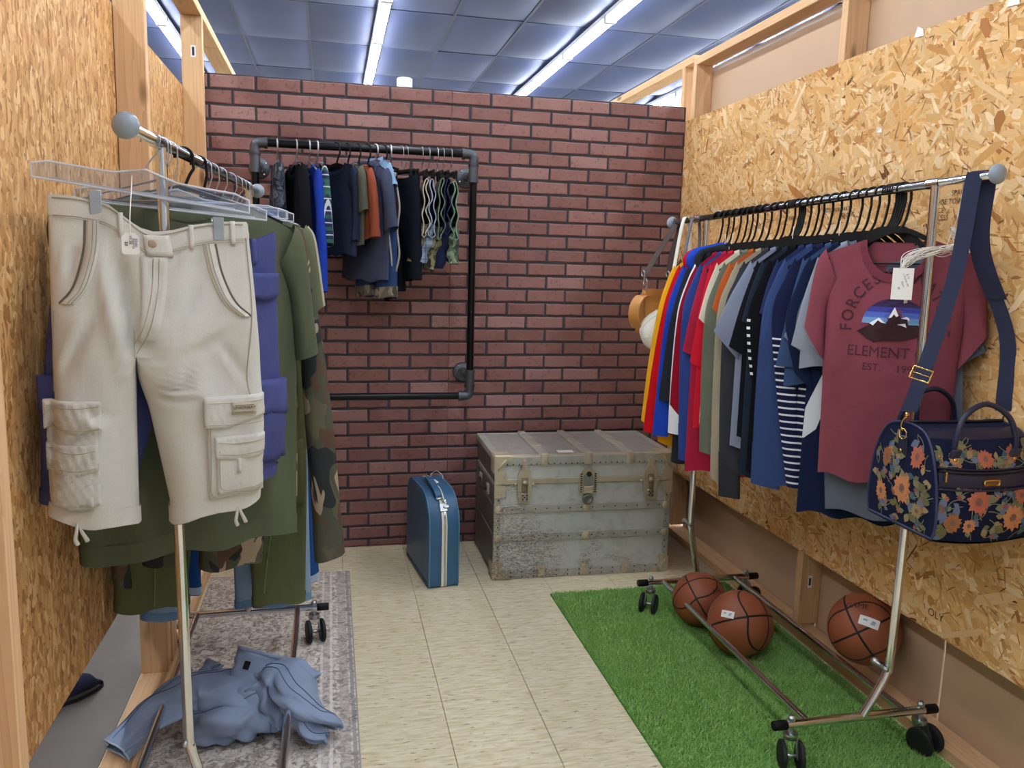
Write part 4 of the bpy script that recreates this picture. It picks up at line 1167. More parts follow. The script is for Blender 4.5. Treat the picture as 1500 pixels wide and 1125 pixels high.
for k in range(9):
    Yh = (2.515+.009*k) if k < 4 else (2.098+.0085*(k-4)); L = rail_r(Yh)
    black_hanger('empty black plastic hanger bunched among the shirts %s' % ('halfway along the right rail' if k < 4 else 'just behind the maroon t-shirt'), tuple(L), (YAW_R if k < 4 else -.84)+.01*(k % 3-1), group='empty black hangers bunched on the right rail', R=.0192, apex=-.112, tip=(.15, -.23))
def maroon_print():
    g, B = maroon; ink = plain('faded_black_print', '#4a2230', .9)
    def put(v, f, cx, cz, name, m, off=.0016):
        x = cx+v[:, 0]; z = cz+v[:, 1]
        return MB().add(B.pt(x, z, off), f).build(name, m, g, False)
    # arched line of lettering
    word = 'FORCES OF NATURE'; Rr = .155; cz = -.40; cx = .01
    adv = []; tot = 0
    wid = {'I': .5, ' ': .55, 'F': .9, 'E': .92, 'O': 1.15, 'C': 1.05, 'N': 1.08}
    for ch in word: adv.append(wid.get(ch, 1)); tot += wid.get(ch, 1)
    span = math.radians(196); a = PI/2+span/2; allv, allf, n0 = [], [], 0
    for ch, w in zip(word, adv):
        a -= span*w/tot/2
        if ch != ' ':
            v, f = text_flat(ch, .044, bold=.0008)
            v2 = v[:, :2]*np.array([1.0, 1.05]); th = a-PI/2; c, s = math.cos(th), math.sin(th)
            x = v2[:, 0]*c-v2[:, 1]*s+Rr*math.cos(a)*.84; z = v2[:, 0]*s+v2[:, 1]*c+Rr*math.sin(a)
            allv.append(np.stack([x, z], -1)); allf += [tuple(i+n0 for i in q) for q in f]; n0 += len(v)
        a -= span*w/tot/2
    put(np.concatenate(allv), allf, cx, cz, 'lettering', ink)
    v, f = text_flat('ELEMENT CO', .045); put(v[:, :2]*np.array([.92, 1]), f, cx, -.475, 'lettering', ink)
    v, f = text_flat('EST.', .030); put(v[:, :2], f, cx-.05, -.52, 'lettering', ink)
    v, f = text_flat('1992', .030); put(v[:, :2], f, cx+.045, -.52, 'lettering', ink)
    # mountain badge
    def poly(p, m, off, nm):
        bm = bmesh.new(); vs = [bm.verts.new((a, b, 0)) for a, b in p]; bm.faces.new(vs); bmesh.ops.triangulate(bm, faces=bm.faces)
        bmesh.ops.subdivide_edges(bm, edges=bm.edges[:], cuts=2, use_grid_fill=True); bm.verts.index_update()
        v = np.array([tuple(q.co) for q in bm.verts]); f = [tuple(q.index for q in fc.verts) for fc in bm.faces]; bm.free()
        put(v[:, :2], f, cx, -.36, nm, m, off)
    def dome(z0, z1):
        def w(z): return .088*math.sqrt(max(0, 1-((z+.03)/.075)**2))
        zs = np.linspace(z0, z1, 6); return [(-w(z), z) for z in zs]+[(w(z), z) for z in zs[::-1]]
    for z0, z1, c in ((-.03, -.012, '#6f9ac8'), (-.012, .004, '#4f68c0'), (.004, .02, '#3a3f98'), (.02, .0445, '#33234e')): poly(dome(z0, z1), plain('print_'+c[1:], c, .9), .0026, 'printed_sky')
    poly([(-.10, -.055), (-.06, -.03), (-.04, -.012), (-.02, -.03), (0, .018), (.02, -.012), (.04, -.005), (.07, -.03), (.10, -.055), (.06, -.062), (.03, -.075), (-.02, -.078), (-.05, -.085), (-.07, -.075)], plain('print_dark', '#33171f', .9), .0040, 'printed_mountain')
    for p in ([(-.014, -.012), (0, .02), (.012, -.004), (.006, -.008), (0, .0), (-.006, -.01)], [(-.066, -.03), (-.04, -.012), (-.02, -.028), (-.032, -.026), (-.042, -.02), (-.055, -.036)],
              [(.018, -.012), (.032, -.006), (.058, -.022), (.05, -.026), (.034, -.014)], [(.01, -.03), (.03, -.026), (.034, -.038), (.02, -.032)]):
        poly(p, plain('print_white', '#eef0f4', .9), .0054, 'printed_snow')
maroon_print()

# price tag on its bundle of clear tie threads, hanging from the wire hanger
def clear_mat(name='clear_plastic', tint='#eef2fa'):
    if name in _mc: return _mc[name]
    m = bpy.data.materials.new(name); m.use_nodes = True; nt = m.node_tree; nt.nodes.clear()
    o = nt.nodes.new('ShaderNodeOutputMaterial'); mx = nt.nodes.new('ShaderNodeMixShader'); tr = nt.nodes.new('ShaderNodeBsdfTransparent'); gl = nt.nodes.new('ShaderNodeBsdfGlossy'); fr = nt.nodes.new('ShaderNodeLayerWeight')
    tr.inputs[0].default_value = lin(tint); gl.inputs[0].default_value = (1, 1, 1, 1); gl.inputs['Roughness'].default_value = .12; fr.inputs[0].default_value = .35
    ma = nt.nodes.new('ShaderNodeMath'); ma.operation = 'MULTIPLY_ADD'; ma.inputs[1].default_value = .7; ma.inputs[2].default_value = .07
    nt.links.new(fr.outputs['Facing'], ma.inputs[0]); nt.links.new(ma.outputs[0], mx.inputs[0]); nt.links.new(tr.outputs[0], mx.inputs[1]); nt.links.new(gl.outputs[0], mx.inputs[2]); nt.links.new(mx.outputs[0], o.inputs[0])
    _mc[name] = m; return m
CLEAR = clear_mat()
def maroon_tag():
    L = rail_r(1.905)
    h = thing('wire_hanger', 'thin wire hook with a bundle of clear tag loops near the right rail end', 'hanger', tuple(L), 0)
    P = hook_path(.0175, -.125, -.0045, 1); MB().tube(P, .0012, 6).build('hook', STEEL, h)
    rng = np.random.default_rng(3); t = plain('clear_nylon_loops', '#efece6', .25)
    mb = MB()
    for k in range(22):
        j = rng.normal(0, 1, (6, 3))
        p = bez([(.0+.004*j[0, 0], .004*j[0, 1], -.13+.004*j[0, 2]), (.03+.012*j[1, 0], .01*j[1, 1], -.155+.01*j[1, 2]), (-.0+.012*j[2, 0], .01*j[2, 1], -.185+.007*j[2, 2]), (-.07+.012*j[3, 0], .012*j[3, 1], -.188+.007*j[3, 2]),
                 (-.125+.008*j[4, 0], .01*j[4, 1], -.208+.008*j[4, 2]), (-.142+.004*j[5, 0], .004*j[5, 1], -.238)], 20)
        mb.tube(p, .0011, 4)
    mb.build('tag_loops', t, h)
    tg = thing('price_tag', 'large white paper price tag hanging in front of the maroon t-shirt neck', 'tag', (L[0]-.142, L[1]-.004, L[2]-.24), -.5)
    c = MB().box((0, 0, -.038), (.052, .0012, .084), .0004).build('card', PAPER, tg, False)
    for body, z, x in (('$ 12', -.012, .008), ('L Forces tee', -.022, .004), ('Short', -.033, -.003), ('$8', -.044, -.012)):
        v, f = text_flat(body, .0095); a = -1.15; x2 = v[:, 0]*math.cos(a)-v[:, 1]*math.sin(a); z2 = v[:, 0]*math.sin(a)+v[:, 1]*math.cos(a)
        MB().add(np.stack([x2*.75+x+.004, np.full(len(v), -.0009), z2*.75+z-.006], -1), f).build('writing', INK, c, False, False)
    tg2 = thing('price_tag', 'white paper tag seen edge-on beside the chrome upright at the maroon t-shirt', 'tag', (L[0]-.10, L[1]+.03, L[2]-.25), .75)
    MB().box((0, 0, -.04), (.05, .0012, .082), .0004).build('card', PAPER, tg2, False)
maroon_tag()
# small tags dangling among the black hangers
for k, (i, lab) in enumerate(((2, 'small white tag hanging beside the royal blue hood'), (3, 'white tag on a loop beside the charcoal hood'), (12, 'little white tag loop among the hangers above the light blue-grey t-shirt'), (18, 'white tag thread among the hangers above the mid blue sweatshirt'))):
    L = rail_r(RY(i)); tg = thing('price_tag', lab, 'tag', (L[0]-.012, L[1]-.006, L[2]-.075), .3)
    MB().tube(bez([(0, 0, .0), (-.006, -.004, -.03), (-.008, -.006, -.05)], 8), .0012, 5).build('string', PAPER, tg)
    MB().box((-.008, -.006, -.072), (.026, .001, .044) if k < 2 else (.012, .001, .02), .0003).build('card', PAPER, tg, False)
# ------------------------------------------------------------------ trousers and shorts
class Pants:
    def __init__(s, top=(-.2, .2), z0=(-.13, -.13), sag=.03, xc=0.0, zc=-.42, hip=(-.24, .24), left=(-.22, -.05), right=(.04, .22), zh=(-.8, -.8), b=.05, btop=.02, seed=1, amp=.008, mid=None, legb=1.0, creases=(), bsag=.35, tilt=0.0, m=22, tops=None):
        s.__dict__.update(locals()); f0 = folds(seed, amp, .0016)
        def fold(x, z, dep):
            v = f0(x, z, dep)
            for xa, za, xb, zb, d, w in s.creases:      # drag lines: a groove with a raised lip
                L2 = (xb-xa)**2+(zb-za)**2; t = np.clip(((x-xa)*(xb-xa)+(z-za)*(zb-za))/L2, 0, 1)
                dx = x-(xa+t*(xb-xa)); dz = z-(za+t*(zb-za)); sd = (dx*(zb-za)-dz*(xb-xa))/math.sqrt(L2); r = np.sqrt(dx*dx+dz*dz)
                v = v-d*np.sin(PI*np.clip(t, .04, .96))*np.exp(-(r/w)**2)+.6*d*np.sin(PI*np.clip(t, .04, .96))*np.exp(-((r-1.7*w)/w)**2)*(sd > 0)
            return v
        s.fold = fold
        s.mid = mid or hip
    def ztop(s, x, front):
        if s.tops: return np.interp(x, [p[0] for p in s.tops], [p[1] for p in s.tops])-(0 if front else .012)
        u = np.clip((x-s.top[0])/(s.top[1]-s.top[0]), 0, 1)
        return s.z0[0]+(s.z0[1]-s.z0[0])*u-(s.sag if front else s.sag*s.bsag)*np.sin(u*PI)
    def half_ring(s, side, u, m=None, k=9):
        m = m or s.m
        return s._half_ring(side, u, m, k)
    def _half_ring(s, side, u, m, k):
        """u in [0,2]: 0-1 waist to crotch, 1-2 crotch to hem. returns ring (n,3)"""
        i = 1 if side > 0 else 0
        t = np.linspace(0, PI, m); si = np.sin(t)**.8; co = np.sign(np.cos(t))*np.abs(np.cos(t))**.75
        mid0 = (s.top[0]+s.top[1])/2
        if u <= 1:
            e = u; xcen = mid0+(s.xc-mid0)*e; xo = s.top[i]+(s.hip[i]-s.top[i])*(e**.7)
            x = xcen+(xo-xcen)*si; front = np.cos(t) > -1e-9
            zt = np.where(front, s.ztop(x, True), s.ztop(x, False)); z = zt+(s.zc-zt)*e
            b = s.btop+(s.b-s.btop)*min(1, e*1.3); y = -b*co
            out = np.stack([x, y, z], -1); dep = min(1, .25+e)
            fs = np.abs(np.cos(t))**.5
            f = s.fold(out[:, 0], out[:, 2], dep); out[:, 1] -= np.where(np.cos(t) > 0, f, -f*.8)*fs
            return out, None
        w = u-1; bl = min(1, w/.35); bl = bl*bl*(3-2*bl)
        leg = s.right if i else s.left; xi, xo = (leg[0], leg[1]) if i else (leg[1], leg[0])
        xo_ = s.hip[i]+(s.mid[i]-s.hip[i])*min(1, w*2) if w < .5 else s.mid[i]+(xo-s.mid[i])*(w-.5)*2
        xi_ = s.xc+(xi-s.xc)*min(1, w*1.15)
        cx = (xo_+xi_)/2; h = (xo_-xi_)/2
        b = s.b*(1+(s.legb-1)*w)
        xa = s.xc+(s.hip[i]-s.xc)*si; xb = cx+h*si
        x = xa*(1-bl)+xb*bl
        zh = s.zh[i]; z = np.full(m, s.zc+(zh-s.zc)*w)
        out = np.stack([x, -b*co, z], -1)
        ti = np.linspace(PI, 2*PI, k+2)[1:-1]; si2 = -np.abs(np.sin(ti))**.8; co2 = np.sign(np.cos(ti))*np.abs(np.cos(ti))**.75
        inn = np.stack([s.xc*(1-bl)+(cx+h*si2)*bl, -b*co2, np.full(k, z[0])], -1)
        ring = np.concatenate([out, inn]); c = np.concatenate([np.cos(t), np.cos(ti)])
        f = s.fold(ring[:, 0], ring[:, 2], 1.0); ring[:, 1] -= np.where(c > 0, f, -f*.8)*np.abs(c)**.5
        ring[:, 2] += .006*w*np.sin(ring[:, 0]*40+s.seed)*w
        ring[:, 2] -= s.tilt*w*w*np.clip((xo_-ring[:, 0])/(xo_-xi_), 0, 1)
        return ring, None
    def build(s, mat, parent, nb=14, nl=20, name='cloth'):
        mb = MB()
        rows = []
        for u in np.linspace(0, 1, nb):
            R = s.half_ring(1, u)[0]; L = s.half_ring(-1, u)[0]
            rows.append(np.concatenate([R, L[::-1][1:-1]]))
        mb.grid(rows, cu=True)
        for side in (1, -1):
            g = [s.half_ring(side, 1+max(1e-6, u))[0] for u in np.linspace(0, 1, nl)]
            mb.grid(g, cu=True)
        o = mb.build(name, mat, parent)
        bm = bmesh.new(); bm.from_mesh(o.data); bmesh.ops.remove_doubles(bm, verts=bm.verts, dist=.0004); bmesh.ops.recalc_face_normals(bm, faces=bm.faces); bm.to_mesh(o.data); bm.free()
        o.data.polygons.foreach_set('use_smooth', [True]*len(o.data.polygons)); return o
    def fy(s, x, z):
        """front surface depth at (x, z)"""
        side = 1 if x >= s.xc else -1; i = 1 if side > 0 else 0
        if z >= s.zc:
            zt = float(s.ztop(np.array(x), True)); u = max(0, min(1, (zt-z)/(zt-s.zc+1e-9)))
        else: u = 1+min(1, (s.zc-z)/(s.zc-s.zh[i]))
        R = s.half_ring(side, u)[0]; fr = R[R[:, 1] < .004]; o = np.argsort(fr[:, 0])
        return float(np.interp(x, fr[o, 0], fr[o, 1]))
    def patch(s, x0, x1, z0, z1, off, mat, parent, name, nx=8, nz=8, shape=None, puff=0.0, pucker=0.0):
        """raised cloth piece lying on the front; shape(u,v)->(du,dv) bends its outline"""
        g = np.zeros((nz+2, nx+2, 3))
        us = [0]+list(np.linspace(0, 1, nx))+[1]; vs = [0]+list(np.linspace(0, 1, nz))+[1]
        for a, v in enumerate(vs):
            for c, u in enumerate(us):
                x = x0+(x1-x0)*u; z = z0+(z1-z0)*v
                if shape: dx, dz = shape(u, v); x += dx; z += dz
                edge = a in (0, nz+1) or c in (0, nx+1)
                bulge = puff*math.sin(PI*u)*math.sin(PI*v)+pucker*(math.sin(x*310+9*v)*math.sin(z*260+5*u)+.7*math.sin(x*150-z*210+name.__len__()))
                g[a, c] = (x, s.fy(x, z)-(-.003 if edge else off+bulge), z)
        return MB().grid(g).build(name, mat, parent)
    def line(s, pts, w, off, mat, parent, name, n=24):
        p = bez([(a, 0, c) for a, c in pts], n); P = np.array([(a, s.fy(a, c)-off, c) for a, _, c in p])
        return MB().tube(P, w, 5, False).build(name, mat, parent)
    def text(s, body, size, x, z, off, mat, parent):
        v, f = text_flat(body, size); P = np.array([(x+a, s.fy(x+a, z+b)-off, z+b) for a, b, _ in v])
        return MB().add(P, f).build('lettering', mat, parent, False)
    def band(s, mat, parent, h=.038, off=.003, name='waistband'):
        rows = []
        for d in np.linspace(-.002, h, 5):
            row = []
            for side in (1, -1):
                R = s.half_ring(side, max(0, d)/(s.z0[0]-s.zc) if s.z0[0] != s.zc else 0)[0].copy()
                if side < 0: R = R[::-1][1:-1]
                row.append(R)
            q = np.concatenate(row); c = q.mean(0); n = q-c; n[:, 2] = 0; n /= np.linalg.norm(n, axis=1)[:, None]+1e-9
            n2 = np.stack([n[:, 0]*.6, np.sign(n[:, 1])*np.maximum(.5, np.abs(n[:, 1])), np.zeros(len(n))], -1)
            q = q+n2*off*(1 if 0 < d < h*.99 else .6); q[:, 2] += .002 if d < 0 else 0
            rows.append(q)
        return MB().grid(rows, cu=True).build(name, mat, parent)
    def hems(s, mat, parent, h=.03, off=.002):
        for side in (1, -1):
            i = 1 if side > 0 else 0; L = s.zc-s.zh[i]; rows = []
            for w in (1-h/L, 1-h*.5/L, 1-.002/L):
                q = s.half_ring(side, 1+w)[0]; c = q.mean(0); n = q-c; n[:, 2] = 0; n /= np.linalg.norm(n, axis=1)[:, None]+1e-9; rows.append(q+n*off)
            MB().grid(rows, cu=True).build('hem', mat, parent)

def rail_l(Y): return np.array([-.36+.08*(Y-1.97), Y, 1.69])
GL = 'garments on the left clothes rack'

def rim_mat():
    m = bpy.data.materials.new('clear_plastic_rim'); m.use_nodes = True; nt = m.node_tree; b = nt.nodes['Principled BSDF']; o = nt.nodes['Material Output']
    b.inputs['Base Color'].default_value = lin('#e8ecf4'); b.inputs['Roughness'].default_value = .12
    mx = nt.nodes.new('ShaderNodeMixShader'); tr = nt.nodes.new('ShaderNodeBsdfTransparent'); mx.inputs[0].default_value = .55
    nt.links.new(tr.outputs[0], mx.inputs[1]); nt.links.new(b.outputs[0], mx.inputs[2]); nt.links.new(mx.outputs[0], o.inputs[0]); return m
RIM = rim_mat()
def clip_hanger(label, loc, yaw, xl, xr, zl, zr, clips, h=.03, group=None, tilt_hook=(0, 0)):
    r = thing('clip_hanger', label, 'hanger', loc, yaw, group)
    MB().tube([(p[0]+tilt_hook[0]*min(1, max(0, -p[2]*9)), p[1], p[2]) for p in hook_path(.0185, (zl+zr)/2+.03, -.0045, 1)], .0018, 7).build('hook', STEEL, r)
    n = 15; top = []; bot = []
    for u in np.linspace(0, 1, n):
        x = xl+(xr-xl)*u; zc = zl+(zr-zl)*u+.018*math.exp(-((u-.5)/.09)**2)
        e = min(1, min(u, 1-u)*14); top.append((x, zc+h*.5*(.5+.5*e))); bot.append((x, zl+(zr-zl)*u-h*.5))
    g = MB()
    g.prism([(x, z) for x, z in bot]+[(x, z) for x, z in top[::-1]], -.0016, .0016)
    b = g.build('bar', CLEAR, r, True, True, 40); g = MB(); lo = [(x, 0, z) for x, z in bot]; up = [(x, 0, z) for x, z in top[::-1]]
    g.tube(lo+up+[lo[0]], .0026, 7, False); g.tube([(xl+.03, 0, bot[1][1]+.004), (xr-.03, 0, bot[-2][1]+.004)], .0014, 6)
    g.build('rim', RIM, b)
    for x, z in clips:
        c = thing_clip(r, x, z)
    return r
def thing_clip(r, x, z):
    g = MB()
    for s in (-1, 1):
        g.box((x, s*.0165, z-.014), (.022, .003, .05), .0012, Matrix.Rotation(-s*.10, 3, 'X'))
        g.box((x, s*.008, z+.008), (.012, .016, .004))
        for k in range(4): g.box((x, s*.019, z+.008-k*.006), (.02, .002, .0022))
    g.tube([(x-.013, 0, z+.002), (x+.013, 0, z+.002)], .004, 8)
    return g.build('clip', plain('clear_grey_clip', '#aab2ba', .25, .3), r, True, True, 40)

def khaki():
    L = rail_l(1.885); KY = .24
    r = thing('cargo_shorts', 'pale khaki cargo shorts clipped to a clear hanger, foremost on the left rack', 'shorts', tuple(L), KY, GL)
    m = fabric('#d4d2ca', 300, .05, .95, .3); st = plain('khaki_stitch', '#a89f8c', .9); dk = fabric('#c4c0b4')
    P = Pants(top=(-.195, .188), z0=(-.125, -.166), sag=.055, xc=-.047, zc=-.455, hip=(-.203, .212), left=(-.226, -.052), right=(.010, .203), zh=(-.798, -.798), b=.056, btop=.011, seed=11, amp=.011, m=46, tops=[(-.195, -.128), (-.145, -.130), (-.085, -.143), (-.045, -.176), (-.015, -.196), (.03, -.192), (.075, -.178), (.13, -.168), (.188, -.166)], mid=(-.206, .218), legb=1.05, bsag=1.1, tilt=.035,
              creases=((-.085, -.19, -.055, -.47, .030, .014), (-.062, -.25, -.048, -.54, .020, .010), (.10, -.26, .02, -.42, .018, .012), (.02, -.34, -.03, -.50, .016, .009), (-.12, -.36, -.19, -.50, .015, .011), (.14, -.40, .05, -.47, .012, .010), (.03, -.24, -.01, -.33, .010, .008), (-.15, -.55, -.09, -.62, .010, .010),
                       (.06, -.45, .02, -.62, .017, .012), (.12, -.42, .18, -.52, .014, .010), (-.09, -.55, -.07, -.78, .018, .012), (.05, -.58, .055, -.80, .016, .011), (-.15, -.22, -.17, -.30, .012, .009), (.09, -.215, .06, -.30, .014, .009)))
    P.build(m, r, 56, 70)
    P.band(m, r, .04, .003)
    for dz in (.004, .039, .043): P.line([(x, float(P.ztop(np.array(x), True))-dz) for x in (-.188, -.14, -.09, -.05, -.015, .03, .08, .13, .18)], .0008 if dz > .01 else .0014, .0045, st, r, 'stitching', 40)
    P.hems(m, r, .034, .003)
    # belt loops
    for x in (-.065, .072, .158):
        zt = float(P.ztop(np.array(x), True)); P.patch(x-.005, x+.005, zt+.003, zt-.048, .0062, m, r, 'belt_loop', 3, 6)
    # fly and button
    zt = float(P.ztop(np.array(.0), True))
    P.patch(-.018, .034, zt-.006, zt-.05, .007, m, r, 'fly_tab', 6, 5, lambda u, v: (-.006*(1-v), 0))
    P.patch(-.03, .022, zt-.05, -.425, .0045, m, r, 'fly_flap', 6, 16, lambda u, v: (-.012*v*v-.018*v*v*u, 0))
    bx, bz = -.006, zt-.024
    MB().lathe([(0, -.003), (.006, -.0035), (.0085, -.002), (.009, 0), (.008, .003)], (bx, P.fy(bx, bz)-.0095, bz), 'Y', 16).build('button', plain('tan_button', '#b09a86', .4), r)
    for pts in (((-.006, zt-.055), (-.012, -.32), (-.03, -.39), (-.05, -.43)), ((.006, zt-.055), (.0, -.32), (-.02, -.40), (-.046, -.45)), ((-.05, -.46), (-.048, -.40)),):
        P.line(pts, .0009, .0058, st, r, 'stitching')
    # slanted front pockets: welt and opening
    for sgn, pts in ((-1, [(-.128, -.175), (-.134, -.24), (-.155, -.31), (-.182, -.345)]), (1, [(.118, -.215), (.130, -.28), (.155, -.34), (.188, -.372)])):
        p = bez([(a, 0, c) for a, c in pts], 20); g = []
        for a, _, c in p:
            g.append([(a-sgn*.000, P.fy(a, c)-.001, c), (a-sgn*.004, P.fy(a-sgn*.004, c)-.007, c), (a-sgn*.022, P.fy(a-sgn*.022, c)-.006, c), (a-sgn*.025, P.fy(a-sgn*.025, c)-.0, c)])
        MB().grid(g).build('pocket_welt', m, r)
        P.line([(a-sgn*.012, c) for a, c in pts], .0009, .0072, st, r, 'stitching'); P.line([(a-sgn*.019, c) for a, c in pts], .0009, .0066, st, r, 'stitching')
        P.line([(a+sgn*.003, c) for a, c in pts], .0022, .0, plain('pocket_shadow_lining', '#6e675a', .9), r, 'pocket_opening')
    # side seams
    P.line([(.186, -.20), (.193, -.36), (.178, -.50), (.185, -.56)], .0012, .003, st, r, 'stitching')
    P.line([(-.196, -.36), (-.202, -.45), (-.205, -.53)], .0012, .003, st, r, 'stitching')
    # right cargo pocket with two flaps
    wav = lambda a, q: (lambda u, v: (.0, a*math.sin(u*7+q)*v))
    pk = P.patch(.088, .212, -.575, -.775, .011, m, r, 'cargo_pocket', 16, 22, None, .006, .0022)
    fl = P.patch(.082, .216, -.548, -.612, .020, m, r, 'pocket_flap', 20, 10, lambda u, v: (0, v*(-.008*math.sin(u*PI*1.6)+.010*u)), .004, .0022)
    P.patch(.104, .211, -.640, -.765, .017, m, r, 'bellows_pocket', 14, 16, None, .006, .002)
    P.patch(.102, .213, -.636, -.682, .024, m, r, 'bellows_flap', 18, 9, lambda u, v: (0, v*(-.008*math.sin(u*PI))), .003, .0018)
    P.patch(.148, .156, -.685, -.72, .028, m, r, 'pocket_tab', 2, 4)
    for z in (-.558, -.606): P.line([(.088, z), (.15, z-.004), (.208, z)], .0009, .0262, st, r, 'stitching')
    for z in (-.646, -.672): P.line([(.108, z), (.15, z-.006), (.208, z-.002)], .0009, .0292, st, r, 'stitching')
    P.line([(.094, -.60), (.093, -.70), (.095, -.768), (.15, -.770), (.206, -.768)], .0009, .0165, st, r, 'stitching')
    P.line([(.111, -.665), (.110, -.72), (.114, -.752), (.15, -.757), (.205, -.755)], .0009, .0235, st, r, 'stitching')
    lb = P.patch(.140, .192, -.561, -.587, .0300, plain('woven_label', '#b9ae98', .9), r, 'woven_label', 6, 4)
    P.text('UNIONBAY', .0094, .166, -.572, .0318, INK, lb); P.line([(.146, -.566), (.186, -.566)], .0005, .0312, INK, lb, 'border'); P.line([(.146, -.582), (.186, -.582)], .0005, .0312, INK, lb, 'border')
    # left cargo pocket, bunched
    P.patch(-.222, -.126, -.58, -.77, .012, m, r, 'cargo_pocket', 16, 24, wav(.008, 1), .010, .0045)
    P.patch(-.226, -.118, -.545, -.605, .022, m, r, 'pocket_flap', 20, 12, lambda u, v: (0, v*(.006*math.sin(u*9))), .006, .0035)
    P.patch(-.224, -.128, -.635, -.685, .022, m, r, 'bellows_flap', 18, 10, lambda u, v: (0, v*(-.010*math.sin(u*PI)-.004)), .006, .0035)
    P.patch(-.218, -.140, -.66, -.765, .017, m, r, 'bellows_pocket', 14, 16, None, .008, .0035)
    for z in (-.553, -.598): P.line([(-.22, z), (-.17, z-.003), (-.122, z)], .0009, .0302, st, r, 'stitching')
    for z in (-.642, -.678): P.line([(-.22, z), (-.17, z-.008), (-.132, z-.002)], .0009, .0302, st, r, 'stitching')
    # hem cords
    for x, z in ((-.172, -.808), (.150, -.806)):
        for k, (dx, ln) in enumerate(((-.006, .042), (.012, .036))):
            p = bez([(x, P.fy(x, z)+.004, z+.012), (x+dx*.4, P.fy(x, z)-.004, z-.008), (x+dx, P.fy(x, z)-.003, z-ln*.7), (x+dx+.004, P.fy(x, z)+.002, z-ln)], 9)
            MB().tube(p, np.linspace(.0026, .0052, len(p)), 6).build('drawcord', m, r)
    h = clip_hanger('clear plastic clip hanger holding the pale khaki cargo shorts', tuple(L), KY, -.222, .196, -.075, -.126, ((-.110, -.125), (.128, -.168)), .036, None, (-.03, 0))
    tg = thing('price_tag', 'white price tag on a white string hanging at the khaki shorts waist', 'tag', (L[0]-.03, L[1]-.085, L[2]-.215), .15)
    c = MB().prism([(-.0165, -.024), (-.013, -.0275), (.013, -.0275), (.0165, -.024), (.0165, .008), (.008, .0165), (-.008, .0165), (-.0165, .008)], -.0006, .0006).build('card', PAPER, tg, False)
    for body, x, z in (('$8', -.008, -.006), ('W38', .0, .002), ('shorts', .006, -.005), ('khaki', .011, -.004)):
        v, f = text_flat(body, .0085); MB().add(np.stack([x+v[:, 1], np.full(len(v), -.0012), z-v[:, 0]], -1), f).build('writing', INK, c, False, False)
    MB().tube(bez([(0, 0, .012), (.001, .0, .05), (.003, .035, .10), (.004, .06, .135)], 10), .0012, 5).build('string', PAPER, tg)
khaki()

